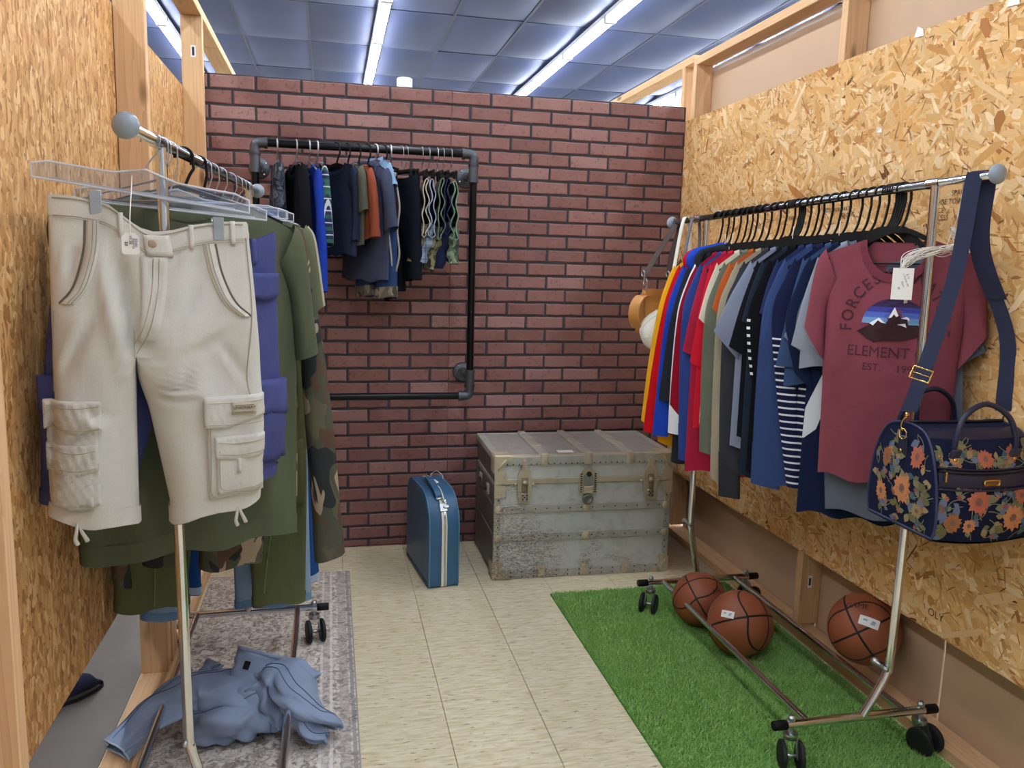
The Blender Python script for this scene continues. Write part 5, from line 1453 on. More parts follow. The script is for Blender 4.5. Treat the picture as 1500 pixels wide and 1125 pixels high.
def left_rack():
    # indigo cargo shorts
    L = rail_l(2.02)
    r = thing('cargo_shorts', 'wide indigo blue cargo shorts hanging right behind the pale khaki shorts', 'shorts', tuple(L), .52, GL)
    m = fabric('#50568c', 300, .08, .95, .5)
    P = Pants(top=(-.235, .252), z0=(-.235, -.180), sag=.04, xc=-.03, zc=-.54, hip=(-.282, .258), left=(-.298, -.10), right=(.03, .236), zh=(-.775, -.80), b=.042, btop=.014, seed=23, amp=.010, m=30, mid=(-.290, .265), bsag=1.2, creases=((.2, -.25, .17, -.45, .01, .014), (.22, -.55, .19, -.76, .01, .012), (-.2, -.3, -.24, -.5, .01, .014)))
    P.build(m, r, 24, 26); P.band(m, r, .045, .004); P.hems(m, r, .03, .003)
    for x in (-.2, .19, .06): zt = float(P.ztop(np.array(x), True)); P.patch(x-.007, x+.007, zt+.006, zt-.055, .008, m, r, 'belt_loop', 3, 6)
    P.patch(.17, .258, -.28, -.335, .012, m, r, 'pocket_flap', 8, 6, lambda u, v: (0, v*(-.012*math.sin(u*PI))), .003)
    P.patch(.175, .262, -.57, -.75, .014, m, r, 'cargo_pocket', 8, 10, None, .012)
    P.patch(.168, .266, -.545, -.62, .024, m, r, 'pocket_flap', 8, 6, lambda u, v: (0, v*(-.012*math.sin(u*PI*.5))), .004)
    P.patch(-.292, -.205, -.53, -.72, .014, m, r, 'cargo_pocket', 8, 10, None, .01)
    P.patch(-.294, -.2, -.50, -.575, .022, m, r, 'pocket_flap', 8, 6, lambda u, v: (0, v*(-.02*math.sin(u*PI))), .003)
    MB().lathe([(0, -.004), (.009, -.004), (.011, 0)], (-.252, P.fy(-.252, -.555)-.027, -.555), 'Y', 14).build('button', plain('dark_button', '#15162a', .4), r)
    clip_hanger('clear plastic clip hanger holding the indigo blue cargo shorts', tuple(L), .52, -.20, .232, -.115, -.135, ((-.15, -.20), (.165, -.172)), .03)
    # long olive tee on the thick black hanger
    L = rail_l(2.15)
    o, B = top_garment('t_shirt', 'long olive green t-shirt on a thick black hanger, behind the indigo shorts', 't-shirt', tuple(L), .40, '#5e6450', 'short', -.99, (.335, -.495), (.272, -.515), 41, group=GL,
                       b=.034, amp=.014, sw=.278, chest=.278, hem=.268, nd=.05, nz=-.09, sz=-.172, hemb=1, lw=.2, res=(44, 44))
    black_hanger('thick black hanger under the olive t-shirt, its big hook over the left rail', tuple(L), .40, -.078, (.24, -.15), .021)
    # camouflage jacket: long sleeve on the right
    cam = camo('woodland_camouflage', ['#55564a', '#636050', '#5e4a3e', '#34383a', '#a89a84'], 8, (1, 1, .55))
    L = rail_l(2.30)
    top_garment('jacket', 'camouflage jacket whose long sleeve hangs beside the brick wall', 'jacket', tuple(L), .22, '#5a5a44', 'long', -.93, (.376, -1.105), (.292, -1.13), 51, mat=cam, group=GL,
                b=.036, amp=.008, sw=.255, chest=.25, hem=.24, nz=-.11, sz=-.18, cuff=1, lw=.25)
    black_hanger('black hanger inside the camouflage jacket on the left rail', tuple(L), .22, -.095, (.24, -.165), .0185)
    def trousers(label, Y, mat, seed, hem=None, **k):
        L = rail_l(Y); r = thing('trousers', label, 'trousers', tuple(L), .17, GL)
        P = Pants(seed=seed, **k); P.build(mat, r, 12, 26); P.hems(hem or mat, r, .028, .002); P.band(mat, r, .04, .003)
        return r, P, L
    r, P, L = trousers('camouflage trousers with pale squiggles between the olive trouser legs', 2.36, cam, 61, top=(-.2, .2), z0=(-.17, -.17), xc=-.06, zc=-.52, hip=(-.21, .2), left=(-.19, -.075), right=(-.045, .125), zh=(-1.10, -1.128), b=.034, mid=(-.2, .17))
    clip_hanger('clear clip hanger holding the camouflage trousers', tuple(L), .17, -.19, .19, -.115, -.115, ((-.14, -.155), (.14, -.155)))
    ol = fabric('#616848', 280, .12, .95, .4)
    r, P, L = trousers('olive green trousers hanging to near the rack base, legs far apart', 2.45, ol, 71, top=(-.22, .22), z0=(-.17, -.17), xc=.0, zc=-.50, hip=(-.27, .25), left=(-.298, -.095), right=(.082, .24), zh=(-1.262, -1.295), b=.036, amp=.011, mid=(-.285, .25))
    st = plain('olive_stitch', '#8a9368', .9)
    P.line([(.16, -.6), (.15, -.95), (.125, -1.15), (.115, -1.25)], .0012, .003, st, r, 'stitching'); P.patch(.12, .235, -.78, -.98, .012, ol, r, 'cargo_pocket', 8, 8, None, .01)
    P.patch(-.285, -.16, -.8, -1.0, .012, ol, r, 'cargo_pocket', 8, 8, None, .01); P.line([(-.19, -1.0), (-.185, -1.12), (-.19, -1.25)], .0012, .003, st, r, 'stitching')
    clip_hanger('clear clip hanger holding the olive green trousers', tuple(L), .17, -.2, .2, -.115, -.115, ((-.15, -.155), (.15, -.155)))
    dn = denim('#54769e', '#9db8d4'); hm = denim('#3f6190', '#7fa0c4')
    r, P, L = trousers('light blue jeans whose stitched hems show below the olive trousers', 2.56, dn, 81, hm, top=(-.2, .2), z0=(-.16, -.16), xc=-.03, zc=-.50, hip=(-.24, .235), left=(-.262, -.125), right=(.01, .246), zh=(-1.345, -1.345), b=.034, mid=(-.25, .24))
    clip_hanger('clear clip hanger holding the light blue jeans', tuple(L), .17, -.19, .19, -.11, -.11, ((-.14, -.15), (.14, -.15)))
    dk = denim('#173a72', '#2d5a9c')
    r, P, L = trousers('dark blue jeans with a frayed hem, behind the light blue jeans', 2.70, dk, 91, denim('#7f9cc4', '#c4d4e8'), top=(-.2, .2), z0=(-.16, -.16), xc=.0, zc=-.50, hip=(-.24, .25), left=(-.24, -.12), right=(.11, .258), zh=(-1.33, -1.335), b=.034, mid=(-.24, .255))
    clip_hanger('clear clip hanger holding the dark blue jeans', tuple(L), .17, -.19, .19, -.11, -.11, ((-.14, -.15), (.14, -.15)))
    for k, (Y, c, lab) in enumerate(((2.80, '#6a7058', 'grey green shirt with its shoulder showing above the olive t-shirt'), (2.87, '#b9b6a2', 'pale stone shirt behind the grey green shirt on the left rack'))):
        L = rail_l(Y)
        top_garment('shirt', lab, 'shirt', tuple(L), .0, c, 'short', -.62, (.27, -.40), (.21, -.44), 100+k, group=GL, b=.026, nz=-.10, sz=-.15, sw=.22)
        h = thing('clothes_hanger', 'metal wire hanger holding the %s' % lab.split(' with')[0].split(' behind')[0], 'hanger', tuple(L), 0)
        MB().tube(hook_path(.0185, -.07, -.0045), .0016, 6).build('hook', STEEL, h); MB().tube(bez([(-.19, 0, -.135), (0, 0, -.075), (.19, 0, -.135)], 12), .002, 6).build('shoulder_bar', STEEL, h)
    for k, Y in enumerate((1.945, 1.965, 2.93, 2.96, 2.99)):
        L = rail_l(Y); h = thing('wire_hanger', 'bare wire hanger on the left rail, %s' % ('nearer of two behind the khaki shorts hook', 'farther of two behind the khaki shorts hook', 'first of three at the far end', 'middle of three at the far end', 'last of three at the far end')[k], 'hanger', tuple(L), (k % 3-1)*.15)
        MB().tube(hook_path(.0185, -.075, -.0045), .0016, 6).build('hook', STEEL, h)
        MB().tube(bez([(-.17, 0, -.125), (-.02, 0, -.082), (.02, 0, -.082), (.17, 0, -.125)], 16), .0016, 6).tube([(-.17, 0, -.125), (.17, 0, -.125)], .0016, 6).build('shoulder_wire', STEEL, h)
left_rack()

# ------------------------------------------------------------------ garments on the pipe rail
GW = 'garments on the black pipe rail'
def W(x): return (x, PY, 1.94)
def wall_hanger(x, yaw, label, apex=-.075, tip=(.11, -.115), wire=False):
    return black_hanger(label, W(x), yaw, apex, tip, .0225, 'hangers on the black pipe rail', STEEL if wire else BLACKP, cz=-.002)
def wall_clothes():
    rad = math.radians
    # 1 dark patterned trousers seen edge-on at the left end
    r = thing('trousers', 'dark grey mottled trousers at the left end of the pipe rail', 'trousers', W(-.225), rad(-80), GW)
    P = Pants(top=(-.10, .10), z0=(-.09, -.09), sag=.01, zc=-.28, hip=(-.115, .115), left=(-.11, -.02), right=(.02, .11), zh=(-.62, -.62), b=.03, seed=5, amp=.008)
    cm = camo('dark_mottled_cloth', ['#343a46', '#222630', '#4c5463', '#5d6674'], 26); P.build(cm, r); P.band(cm, r)
    wall_hanger(-.225, rad(-80), 'wire hanger with the dark grey mottled trousers, far left on the pipe rail', wire=True)
    # 2 black jacket edge-on
    top_garment('jacket', 'small black jacket hanging edge-on, second from the left on the pipe rail', 'jacket', W(-.145), rad(-74), '#17191f', 'long', -.56, (.25, -.52), (.19, -.53), 7, group=GW, b=.035, amp=.009, scale=.8, sw=.17, chest=.18, hem=.19, nz=-.10, sz=-.135)
    wall_hanger(-.145, rad(-74), 'wire hanger with the small black jacket', wire=True)
    # 3 royal blue + plaid
    pl = plaid('green_navy_plaid', '#1d2c54', '#2e6a52', '#dfe6ee', .06)
    top_garment('shirt', 'navy and green plaid shirt tucked behind the royal blue long sleeve', 'shirt', W(-.055), rad(-74), '#1d2c54', 'long', -.50, (.225, -.50), (.175, -.52), 8, mat=pl, group=GW, b=.03, amp=.006, scale=.85, sw=.15, chest=.155, hem=.16, nz=-.09, sz=-.13)
    wall_hanger(-.055, rad(-74), 'wire hanger with the plaid shirt', wire=True)
    top_garment('sweatshirt', 'royal blue long-sleeved top with its sleeve hanging far down the pipe rail row', 'sweatshirt', W(-.09), rad(-72), '#2443ae', 'long', -.55, (.235, -.70), (.175, -.71), 9, group=GW, b=.026, amp=.006, scale=.9, sw=.16, chest=.165, hem=.17, nz=-.10, sz=-.14)
    wall_hanger(-.09, rad(-72), 'wire hanger with the royal blue top', wire=True)
    # 4..7
    top_garment('sweater', 'navy knitted sweater facing the room near the middle of the pipe rail', 'sweater', W(.03), rad(-52), '#2a344a', 'long', -.62, (.195, -.53), (.15, -.545), 10, group=GW, b=.032, amp=.005, scale=.76, sw=.165, chest=.172, hem=.172, nz=-.095, sz=-.135, hemb=1, cuff=1, nd=.05)
    wall_hanger(.03, rad(-52), 'black plastic hanger with the navy knitted sweater')
    top_garment('t_shirt', 'olive grey t-shirt between the navy sweater and the orange top', 't-shirt', W(.078), rad(-62), '#5e6156', 'short', -.56, (.22, -.36), (.16, -.41), 12, group=GW, b=.03, amp=.006, scale=.76, sw=.17, chest=.18, hem=.185, nz=-.095, sz=-.13)
    wall_hanger(.078, rad(-62), 'black plastic hanger with the olive grey t-shirt')
    top_garment('sweatshirt', 'small burnt orange long-sleeved top on the pipe rail', 'sweatshirt', W(.125), rad(-66), '#98523c', 'long', -.53, (.235, -.51), (.185, -.52), 13, group=GW, b=.03, amp=.006, scale=.76, sw=.17, chest=.17, hem=.17, nz=-.10, sz=-.14, cuff=1)
    wall_hanger(.125, rad(-66), 'black plastic hanger with the burnt orange top')
    top_garment('hoodie', 'slate blue hooded top with a grey hood and wide sleeves beside the orange top', 'hoodie', W(.165), rad(-56), '#454c64', 'short', -.68, (.24, -.40), (.165, -.44), 14, group=GW, b=.034, amp=.008, scale=.86, sw=.175, chest=.19, hem=.20, nz=-.085, sz=-.125, neck='hood', shift=-.02)
    wall_hanger(.165, rad(-56), 'black plastic hanger with the slate blue hooded top')
    top_garment('shirt', 'light blue chambray shirt with one bright shoulder showing on the pipe rail', 'shirt', W(.20), rad(-60), '#86aace', 'short', -.36, (.20, -.20), (.14, -.24), 15, group=GW, b=.03, amp=.004, scale=.8, sw=.15, chest=.15, hem=.15, nz=-.06, sz=-.10, neck='polo')
    wall_hanger(.20, rad(-60), 'wire hanger with the light blue chambray shirt', -.05, (.1, -.085), True)
    # 8 blue jeans with camouflage lining, low
    r = thing('jeans', 'dark blue small jeans with camouflage turn-ups, lowest under the slate hooded top', 'jeans', W(.205), rad(-56), GW)
    P = Pants(top=(-.12, .12), z0=(-.12, -.12), sag=.01, zc=-.34, hip=(-.14, .14), left=(-.14, -.02), right=(.02, .14), zh=(-.66, -.66), b=.034, seed=15, amp=.009)
    dj = denim('#22345c', '#34507e'); P.build(dj, r); P.hems(camo('grey_camo_lining', ['#6a655c', '#8d867a', '#4a4640'], 22), r, .05, .003)
    wall_hanger(.238, rad(-56), 'black clip hanger with the dark blue small jeans', -.075, (.1, -.09))
    # 9 fleece lined trousers edge-on
    r = thing('trousers', 'narrow patterned trousers with pale fleece edges, seen edge-on beside black jeans', 'trousers', W(.268), rad(-84), GW)
    P = Pants(top=(-.10, .10), z0=(-.10, -.10), sag=.01, zc=-.3, hip=(-.11, .11), left=(-.11, -.01), right=(.01, .11), zh=(-.68, -.66), b=.018, seed=16, amp=.010)
    P.build(camo('dark_red_pattern', ['#1c1a20', '#2a2228', '#5c1f28', '#3a3a44'], 30), r)
    fl = plain('pale_fleece', '#a8a6a2', .95, 0, .1, .5, 200)
    for dx in (-.022, .016):
        p = bez([(.10, dx*.5, -.15), (.115, dx+.004, -.26), (.108, dx-.004, -.36), (.118, dx+.004, -.46), (.112, dx*.4, -.54)], 24); MB().tube(p, .0045, 7).build('fleece_edge', fl, r)
    wall_hanger(.268, rad(-84), 'wire hanger with the narrow patterned trousers', wire=True)
    # 10 black jeans
    r = thing('jeans', 'small black jeans hanging from a clip hanger on the pipe rail', 'jeans', W(.332), rad(-62), GW)
    P = Pants(top=(-.11, .11), z0=(-.115, -.115), sag=.012, zc=-.32, hip=(-.122, .122), left=(-.13, -.02), right=(.02, .118), zh=(-.63, -.58), b=.034, seed=17, amp=.010)
    bj = denim('#10131b', '#1b202c'); P.build(bj, r); P.band(bj, r); P.hems(bj, r)
    def cliph(x, yaw, lab):
        h = thing('clip_hanger', lab, 'hanger', W(x), yaw, 'clip hangers on the black pipe rail')
        MB().tube(hook_path(.0225, -.07, -.002), .0017, 6).build('hook', STEEL, h)
        MB().box((0, 0, -.093), (.22, .007, .016), .003).build('bar', BLACKP, h, False)
        for s in (-1, 1): MB().box((s*.085, 0, -.105), (.022, .018, .034), .004).build('clip', BLACKP, h, False)
    cliph(.315, rad(-62), 'black clip hanger with the left side of the black jeans'); cliph(.335, rad(-62), 'black clip hanger with the small black jeans')
    # 11 row of children's shorts with elastic waists seen edge-on
    def edge_shorts(x, lab, mat, edge, z0, z1, low, seed, lean=-.05, loops=2):
        rr = random.Random(seed)
        r = thing('shorts', lab, 'shorts', W(x), 0, "children's shorts with elastic waists on the pipe rail")
        n = 26; zz = np.linspace(z0, z1, n); ph = rr.uniform(0, 6)
        wob = .006*np.sin((zz-z0)*62+ph); gap = .005+.006*np.abs(np.sin((zz-z0)*31+ph))*np.linspace(.3, 1.9, n)
        A = np.stack([wob-gap, np.full(n, -.11), zz], -1); Bq = np.stack([wob+gap, np.full(n, -.11), zz], -1)
        loop = np.concatenate([A, [[wob[-1], -.112, z1-.012]], Bq[::-1], [[wob[0], -.11, z0+.006]]])
        # cloth: from the waist edge back to the wall side
        g = []
        for k, d in enumerate(np.linspace(0, 1, 9)):
            ring = loop.copy(); c = ring.mean(0); ring[:, 0] = c[0]+(ring[:, 0]-c[0])*(1+1.1*math.sin(PI*d)*.9); ring[:, 1] += .20*d
            ring[:, 2] -= .03*d*(zz[0]-ring[:, 2])/(z0-z1); g.append(ring)
        MB().grid(g, cu=True).build('cloth', mat, r)
        # legs sagging below the waist
        for s in range(loops):
            p = bez([(wob[-1]+.002, -.085+.06*s, z1+.05), (lean*.3+.004*s, -.075+.07*s, z1-.02), (lean*.8, -.07+.07*s, (z1+low)/2-.02), (lean+.012*s, -.075+.07*s, low+.012*s)], 18)
            rd = np.array([.016, .02, .025, .027, .026, .026, .027]); rd = np.interp(np.linspace(0, 1, len(p)), np.linspace(0, 1, 7), rd)*(1+.12*np.sin(np.linspace(0, 13, len(p))+seed))
            mb = MB().tube(p, rd, 12, False); V = np.concatenate(mb.v); c0 = V[:, 0].mean(); V[:, 0] = V[:, 0]+.004*np.sin(V[:, 2]*90+V[:, 1]*60); mb.v = [V]
            mb.build('leg', mat, r)
        MB().tube(np.vstack([loop, loop[:1]]), .0030, 6, False).build('elastic_waistband', edge, r)
        cliph(x-.006, rad(-84), lab.split(' shorts')[0]+' shorts clipped to their own black hanger')
    cr = plain('cream_elastic', '#b5b0a2', .95, 0, .1, .4, 160); bl = plain('pale_blue_elastic', '#8d9db2', .95, 0, .1, .4, 160); gr = plain('green_elastic', '#5f7466', .95, 0, .1, .4, 160)
    edge_shorts(.416, 'khaki plaid child shorts with a cream elastic waist, beside the black jeans', plaid('khaki_plaid', '#6a604c', '#857a62', '#3c362c', .05), cr, -.135, -.375, -.50, 1, -.055)
    edge_shorts(.447, 'pale blue child shorts with a ruffled elastic waist on the pipe rail', plaid('blue_plaid', '#7688a2', '#93a5bc', '#4c5d7a', .05), bl, -.135, -.375, -.50, 2, -.045)
    edge_shorts(.485, 'dark camouflage child shorts with a pale elastic waist on the pipe rail', camo('small_camouflage', ['#4a4c3c', '#2e3028', '#6b6a52', '#8a866a'], 24), gr, -.13, -.385, -.53, 3, -.045)
    edge_shorts(.512, 'plain navy child shorts between the two camouflage pairs', fabric('#1d2440'), fabric('#252d4e'), -.13, -.36, -.52, 4, -.03, 2)
    edge_shorts(.548, 'sage green camouflage child shorts at the right end of the row', camo('sage_camouflage', ['#57695a', '#3e4c42', '#7d8f7a', '#98a48c'], 24), plain('mint_elastic', '#6e8f7a', .95, 0, .1, .4, 160), -.14, -.385, -.50, 5, .0)
wall_clothes()
# ------------------------------------------------------------------ floral bag
def duffel():
    cx, cy, zb = 1.632, 1.82, .772
    r = thing('duffel_bag', 'navy floral tapestry duffel bag hanging by its strap from the right rack end', 'bag', (cx, cy, zb), -.02)
    Lh, H = .142, .285
    prof = bez([(0, -.128, .012), (0, -.136, .05), (0, -.132, .12), (0, -.118, .19), (0, -.095, .245), (0, -.062, .278), (0, 0, .288), (0, .062, .278), (0, .095, .245), (0, .118, .19), (0, .132, .12), (0, .136, .05), (0, .128, .012)], 48)[:, 1:]
    t = NT('navy_tapestry'); t.b.inputs['Roughness'].default_value = .9; t.b.inputs['Specular IOR Level'].default_value = .15
    n = t.noise(t.coord(), 420, 2); t.base(t.mix(n, lin('#10142a'), lin('#1b2240'))); t.bump(n, .35, .003); tap = t.m
    lea = plain('navy_leather', '#181d3a', .42, 0, .1, .15, 220)
    def bulge(y, z): return .012*max(0, 1-(y/.14)**2)*math.sin(PI*min(1, max(0, z/.29)))
    def pt(u, k, off=0):   # u along x in [-1,1]; k index along profile (float)
        i = int(min(len(prof)-2, max(0, math.floor(k)))); f = k-i
        p = prof[i]*(1-f)+prof[i+1]*f; d = prof[i+1]-prof[i]; d = d/np.linalg.norm(d); nn = np.array([-d[1], d[0]])
        if nn[1]*1+(-nn[0]*0) < 0 and p[1] > .2: nn = -nn
        nn = nn if (nn@np.array([p[0], p[1]-.13])) > 0 else -nn
        sag = -.012*(1-u*u)*(1 if p[1] > .15 else .6)
        bul = .010*(1-u*u)**1
        q = p+nn*(off+bul); return np.array([u*Lh, q[0], q[1]+sag])
    nK = len(prof)
    g = [[pt(u, k) for k in range(nK)] for u in np.linspace(-1, 1, 15)]
    MB().grid(g).build('body', tap, r)
    # base
    bt = MB().grid([[(u*Lh, y, .006-.012*(1-u*u)+.0*y) for y in np.linspace(-.128, .128, 7)] for u in np.linspace(-1, 1, 9)])
    bt.build('base', lea, r)
    for sx in (-1, 1):
        for y in (-.09, .0, .09): MB().lathe([(.009, 0), (.008, -.008), (0, -.009)], (sx*.115, y, .004), 'Z', 10).build('foot', BLACKP, r)
    def endpt(sx, y, z, off=0): return np.array([sx*(Lh+bulge(y, z)+off), y, z])
    for sx in (-1, 1):
        rows = []
        for s in np.linspace(0, 1, 9):
            row = []
            for p in prof: row.append(endpt(sx, p[0]*s, .13+(p[1]-.13)*s))
            rows.append(row)
        MB().grid(rows, cu=True).build('end_panel', tap, r)
        P = [endpt(sx, p[0]*1.005, p[1]) for p in prof]; P.append(P[0])
        MB().tube(P, .0035, 7, False).build('piping', plain('blue_grey_piping', '#2b3358', .45), r)
    # printed flowers: flat colour on the cloth
    rng = np.random.default_rng(12)
    pal = {'peach': '#bb7c50', 'coral': '#ab5e46', 'rust': '#925c32', 'rose': '#8f4252', 'olive': '#66643f', 'sage': '#73765a', 'tan': '#8f7e58', 'teal': '#3f5a68', 'dusk': '#5f6a84', 'core': '#74564e'}
    mats = [plain('print_'+k, v, .92, 0, .18, .3, 260) for k, v in pal.items()]; ki = {k: i for i, k in enumerate(pal)}
    sets = []
    def flower(x, y, R, col, squash=1.0, n=13):
        polys = []
        for q in range(n):
            a = 2*PI*q/n+rng.uniform(-.1, .1); l = R*rng.uniform(.85, 1.1); w = R*.26
            d = np.array([math.cos(a), math.sin(a)]); e = np.array([-d[1], d[0]])
            polys.append((col, [d*R*.2-e*w*.4, d*l*.6-e*w, d*l, d*l*.6+e*w, d*R*.2+e*w*.4]))
        polys.append(('core', [np.array([math.cos(a), math.sin(a)])*R*.3 for a in np.linspace(0, 2*PI, 9)[:-1]]))
        for _ in range(7):
            a = rng.uniform(0, 2*PI); c = np.array([math.cos(a), math.sin(a)])*R*rng.uniform(.4, .75)
            polys.append(('tan' if rng.random() < .5 else 'rust', [c+np.array([math.cos(b), math.sin(b)])*R*.07 for b in np.linspace(0, 2*PI, 6)[:-1]]))
        return [(c, [(x+p[0], y+p[1]*squash) for p in P]) for c, P in polys]
    def leaf(x, y, l, a, col, w=.34):
        d = np.array([math.cos(a), math.sin(a)]); e = np.array([-d[1], d[0]]); c = np.array([x, y])
        P = [c, c+d*l*.25+e*l*w*.8, c+d*l*.55+e*l*w, c+d*l*.8+e*l*w*.5, c+d*l, c+d*l*.75-e*l*w*.6, c+d*l*.45-e*l*w, c+d*l*.2-e*l*w*.6]
        return [(col, [tuple(p) for p in P])]
    def stem(x, y, a, l, curv):
        out = []; P = []
        for s in np.linspace(0, 1, 8): P.append((x+l*s*math.cos(a+curv*s), y+l*s*math.sin(a+curv*s)))
        for p, q in zip(P[:-1], P[1:]):
            d = np.array(q)-np.array(p); d = d/np.linalg.norm(d)*.0011; e = (-d[1], d[0])
            out.append(('sage', [(p[0]-e[0], p[1]-e[1]), (q[0]-e[0], q[1]-e[1]), (q[0]+e[0], q[1]+e[1]), (p[0]+e[0], p[1]+e[1])]))
        return out
    def fill(fl, x0, x1, y0, y1, extra):
        out = []
        for _ in range(extra):
            x, y, a = rng.uniform(x0, x1), rng.uniform(y0, y1), rng.uniform(0, 6.28)
            out += stem(x, y, a, rng.uniform(.03, .06), rng.uniform(-1.5, 1.5))
            out += leaf(x, y, rng.uniform(.018, .034), a+rng.uniform(.5, 1), rng.choice(['olive', 'sage', 'tan', 'olive', 'teal', 'dusk']))
            out += leaf(x, y, rng.uniform(.015, .03), a-rng.uniform(.5, 1), rng.choice(['olive', 'sage', 'tan', 'dusk']))
            if rng.random() < .5: out += flower(x, y, .008, rng.choice(['rose', 'coral', 'peach']), 1, 6)
        for a in fl: out += flower(*a)
        return out
    def place(polys, fn, name):
        mb = MB(); h = 0
        for c, P in polys:
            Pc = np.mean(P, 0); h += 1; off = .0008+h*.0000035
            V = [fn(Pc[0], Pc[1], off)]+[fn(p[0], p[1], off) for p in P]
            mb.add(V, [(0, 1+i, 1+(i+1) % len(P)) for i in range(len(P))], ki[c])
        return mb.build(name, mats, r, False, False)
    # front panel: s measured up the profile
    cum = np.concatenate([[0], np.cumsum(np.linalg.norm(np.diff(prof, axis=0), axis=1))])
    def front(x, s, off): return pt(max(-.985, min(.985, x/Lh)), float(np.interp(s, cum, np.arange(nK))), off)
    A = fill([(-.03, .105, .036, 'coral'), (.075, .06, .036, 'peach'), (-.1, .05, .026, 'rust'), (.1, .115, .024, 'coral'), (-.055, .045, .02, 'peach')], -.135, .135, .012, .145, 52)
    place(A, front, 'floral_print')
    Bp = fill([(.0, .215, .026, 'coral'), (.085, .225, .024, 'coral'), (-.09, .215, .018, 'peach')], -.135, .135, .185, .25, 26)
    place(Bp, front, 'floral_print')
    for sx in (-1,):
        Cp = fill([(.018, .115, .036, 'peach', 1.25), (-.07, .085, .026, 'peach', 1.2), (-.055, .185, .022, 'rust', 1.3), (.06, .21, .026, 'coral', 1.3), (.075, .07, .022, 'tan')], -.11, .11, .02, .25, 52)
        Cp = [(c, P) for c, P in Cp if all(abs(p[0]) < np.interp(p[1], [0, .05, .12, .19, .245, .278], [.12, .13, .125, .11, .086, .05]) and .015 < p[1] < .275 for p in P)]
        place(Cp, lambda x, z, o: endpt(-1, -x*-1 if False else x*-1, z, o), 'floral_print')
    # leather pocket band with zip and badge, top zip band
    def bandrow(s0, s1, off, name, m, n=5):
        g = [[front(u*Lh*.985, s, off if 0 < i < n-1 else -.001) for i, s in enumerate(np.linspace(s0, s1, n))] for u in np.linspace(-1, 1, 15)]
        return MB().grid(g).build(name, m, r)
    pb = bandrow(.135, .182, .005, 'pocket_band', lea)
    bandrow(.176, .184, .009, 'zip', plain('dark_zip', '#0f1226', .5), 4)
    for s in (.133, .187): MB().tube([front(u*Lh*.985, s, .004) for u in np.linspace(-1, 1, 15)], .0028, 6).build('piping', lea, pb)
    top = bandrow(.262, .31, .004, 'top_band', lea)
    MB().tube([pt(u, nK/2-.5, .005) for u in np.linspace(-1, 1, 13)], .004, 6).build('zip', plain('dark_zip', '#0f1226', .5), top)
    c = front(.004, .158, .008); bd = MB().box(tuple(c), (.05, .005, .017), .006, Matrix.Rotation(.12, 3, 'X')).build('badge', BRASS, pb, True, True, 50)
    MB().box((c[0], c[1]-.003, c[2]), (.038, .002, .008), .001, Matrix.Rotation(.12, 3, 'X')).build('badge_plate', plain('brown_enamel', '#5a4436', .4), pb, False)
    c = front(-.125, .165, .012); MB().box(tuple(c), (.005, .004, .026), .001).build('zip_pull', BRASS, pb, False)
    # handles
    for sgn, s0 in ((-1, .232), (1, None)):
        k0 = float(np.interp(.232, cum, np.arange(nK))); k0 = k0 if sgn < 0 else nK-1-k0
        a, b = pt(-.62, k0, .006), pt(.62, k0, .006)
        lift = .112; path = bez([a+np.array([0, 0, -.02]), a+np.array([0, sgn*.002, .03]), np.array([a[0]*.72, a[1]*.96, a[2]+.088]), np.array([0, a[1]*.9, a[2]+lift+.006]), np.array([b[0]*.72, a[1]*.96, a[2]+.088]), b+np.array([0, sgn*.002, .03]), b+np.array([0, 0, -.02])], 40)
        MB().tube(path, .0072, 12).build('handle', lea, r)
        for q in (a, b):
            tb = MB().box((q[0], q[1], q[2]-.018), (.032, .009, .052), .004, Matrix.Rotation(-sgn*.45, 3, 'X')).build('handle_tab', lea, r, True, True, 50)
            MB().lathe([(.006, .001), (.005, -.003), (0, -.004)] if sgn < 0 else [(.006, -.001), (.005, .003), (0, .004)], (q[0], q[1]+sgn*.006, q[2]-.022), 'Y', 12).build('stud', BRASS, tb)
    # D-ring tabs on both ends, clips and buckles of the strap
    for sx in (-1, 1):
        e = endpt(sx, 0, .235, .003)
        MB().box((e[0], e[1], e[2]-.01), (.006, .036, .06), .003, Matrix.Rotation(sx*.08, 3, 'Y')).build('ring_tab', lea, r, False)
        MB().lathe([(.005, .001*sx), (.004, .004*sx), (0, .005*sx)], (e[0]+sx*.003, 0, e[2]-.02), 'X', 10).build('stud', BRASS, r)
        ring = [(e[0]+sx*.004, .014*math.cos(a), e[2]+.024+.014*math.sin(a)) for a in np.linspace(0, 2*PI, 17)]
        MB().tube(ring, .0022, 7, False).build('d_ring', BRASS, r)
        zr = e[2]+.036
        MB().tube(bez([(e[0]+sx*.004, 0, zr-.004), (e[0]+sx*.006, .007, zr+.008), (e[0]+sx*.002, .006, zr+.024), (e[0]-sx*.002, -.002, zr+.034)], 12), .0024, 7).build('snap_hook', BRASS, r)
        MB().box((e[0]-sx*.003, 0, zr+.04), (.012, .01, .012), .003).build('swivel', BRASS, r, True, True, 40)
    # strap over the end of the rail
    apex = rail_r(1.84)-np.array([cx, cy, zb])
    e = endpt(-1, 0, .235, .003); zr = .235+.036+.047
    topz = apex[2]+.0125
    navy = t2 = NT('navy_webbing'); t2.b.inputs['Roughness'].default_value = .85
    wv = t2.new('TexWave'); wv.inputs['Scale'].default_value = 140; wv.bands_direction = 'Z'; t2.link(t2.coord(), wv.inputs['Vector'])
    t2.base(lin('#232b48')); t2.bump(wv.outputs['Fac'], .3, .002); nv = t2.m
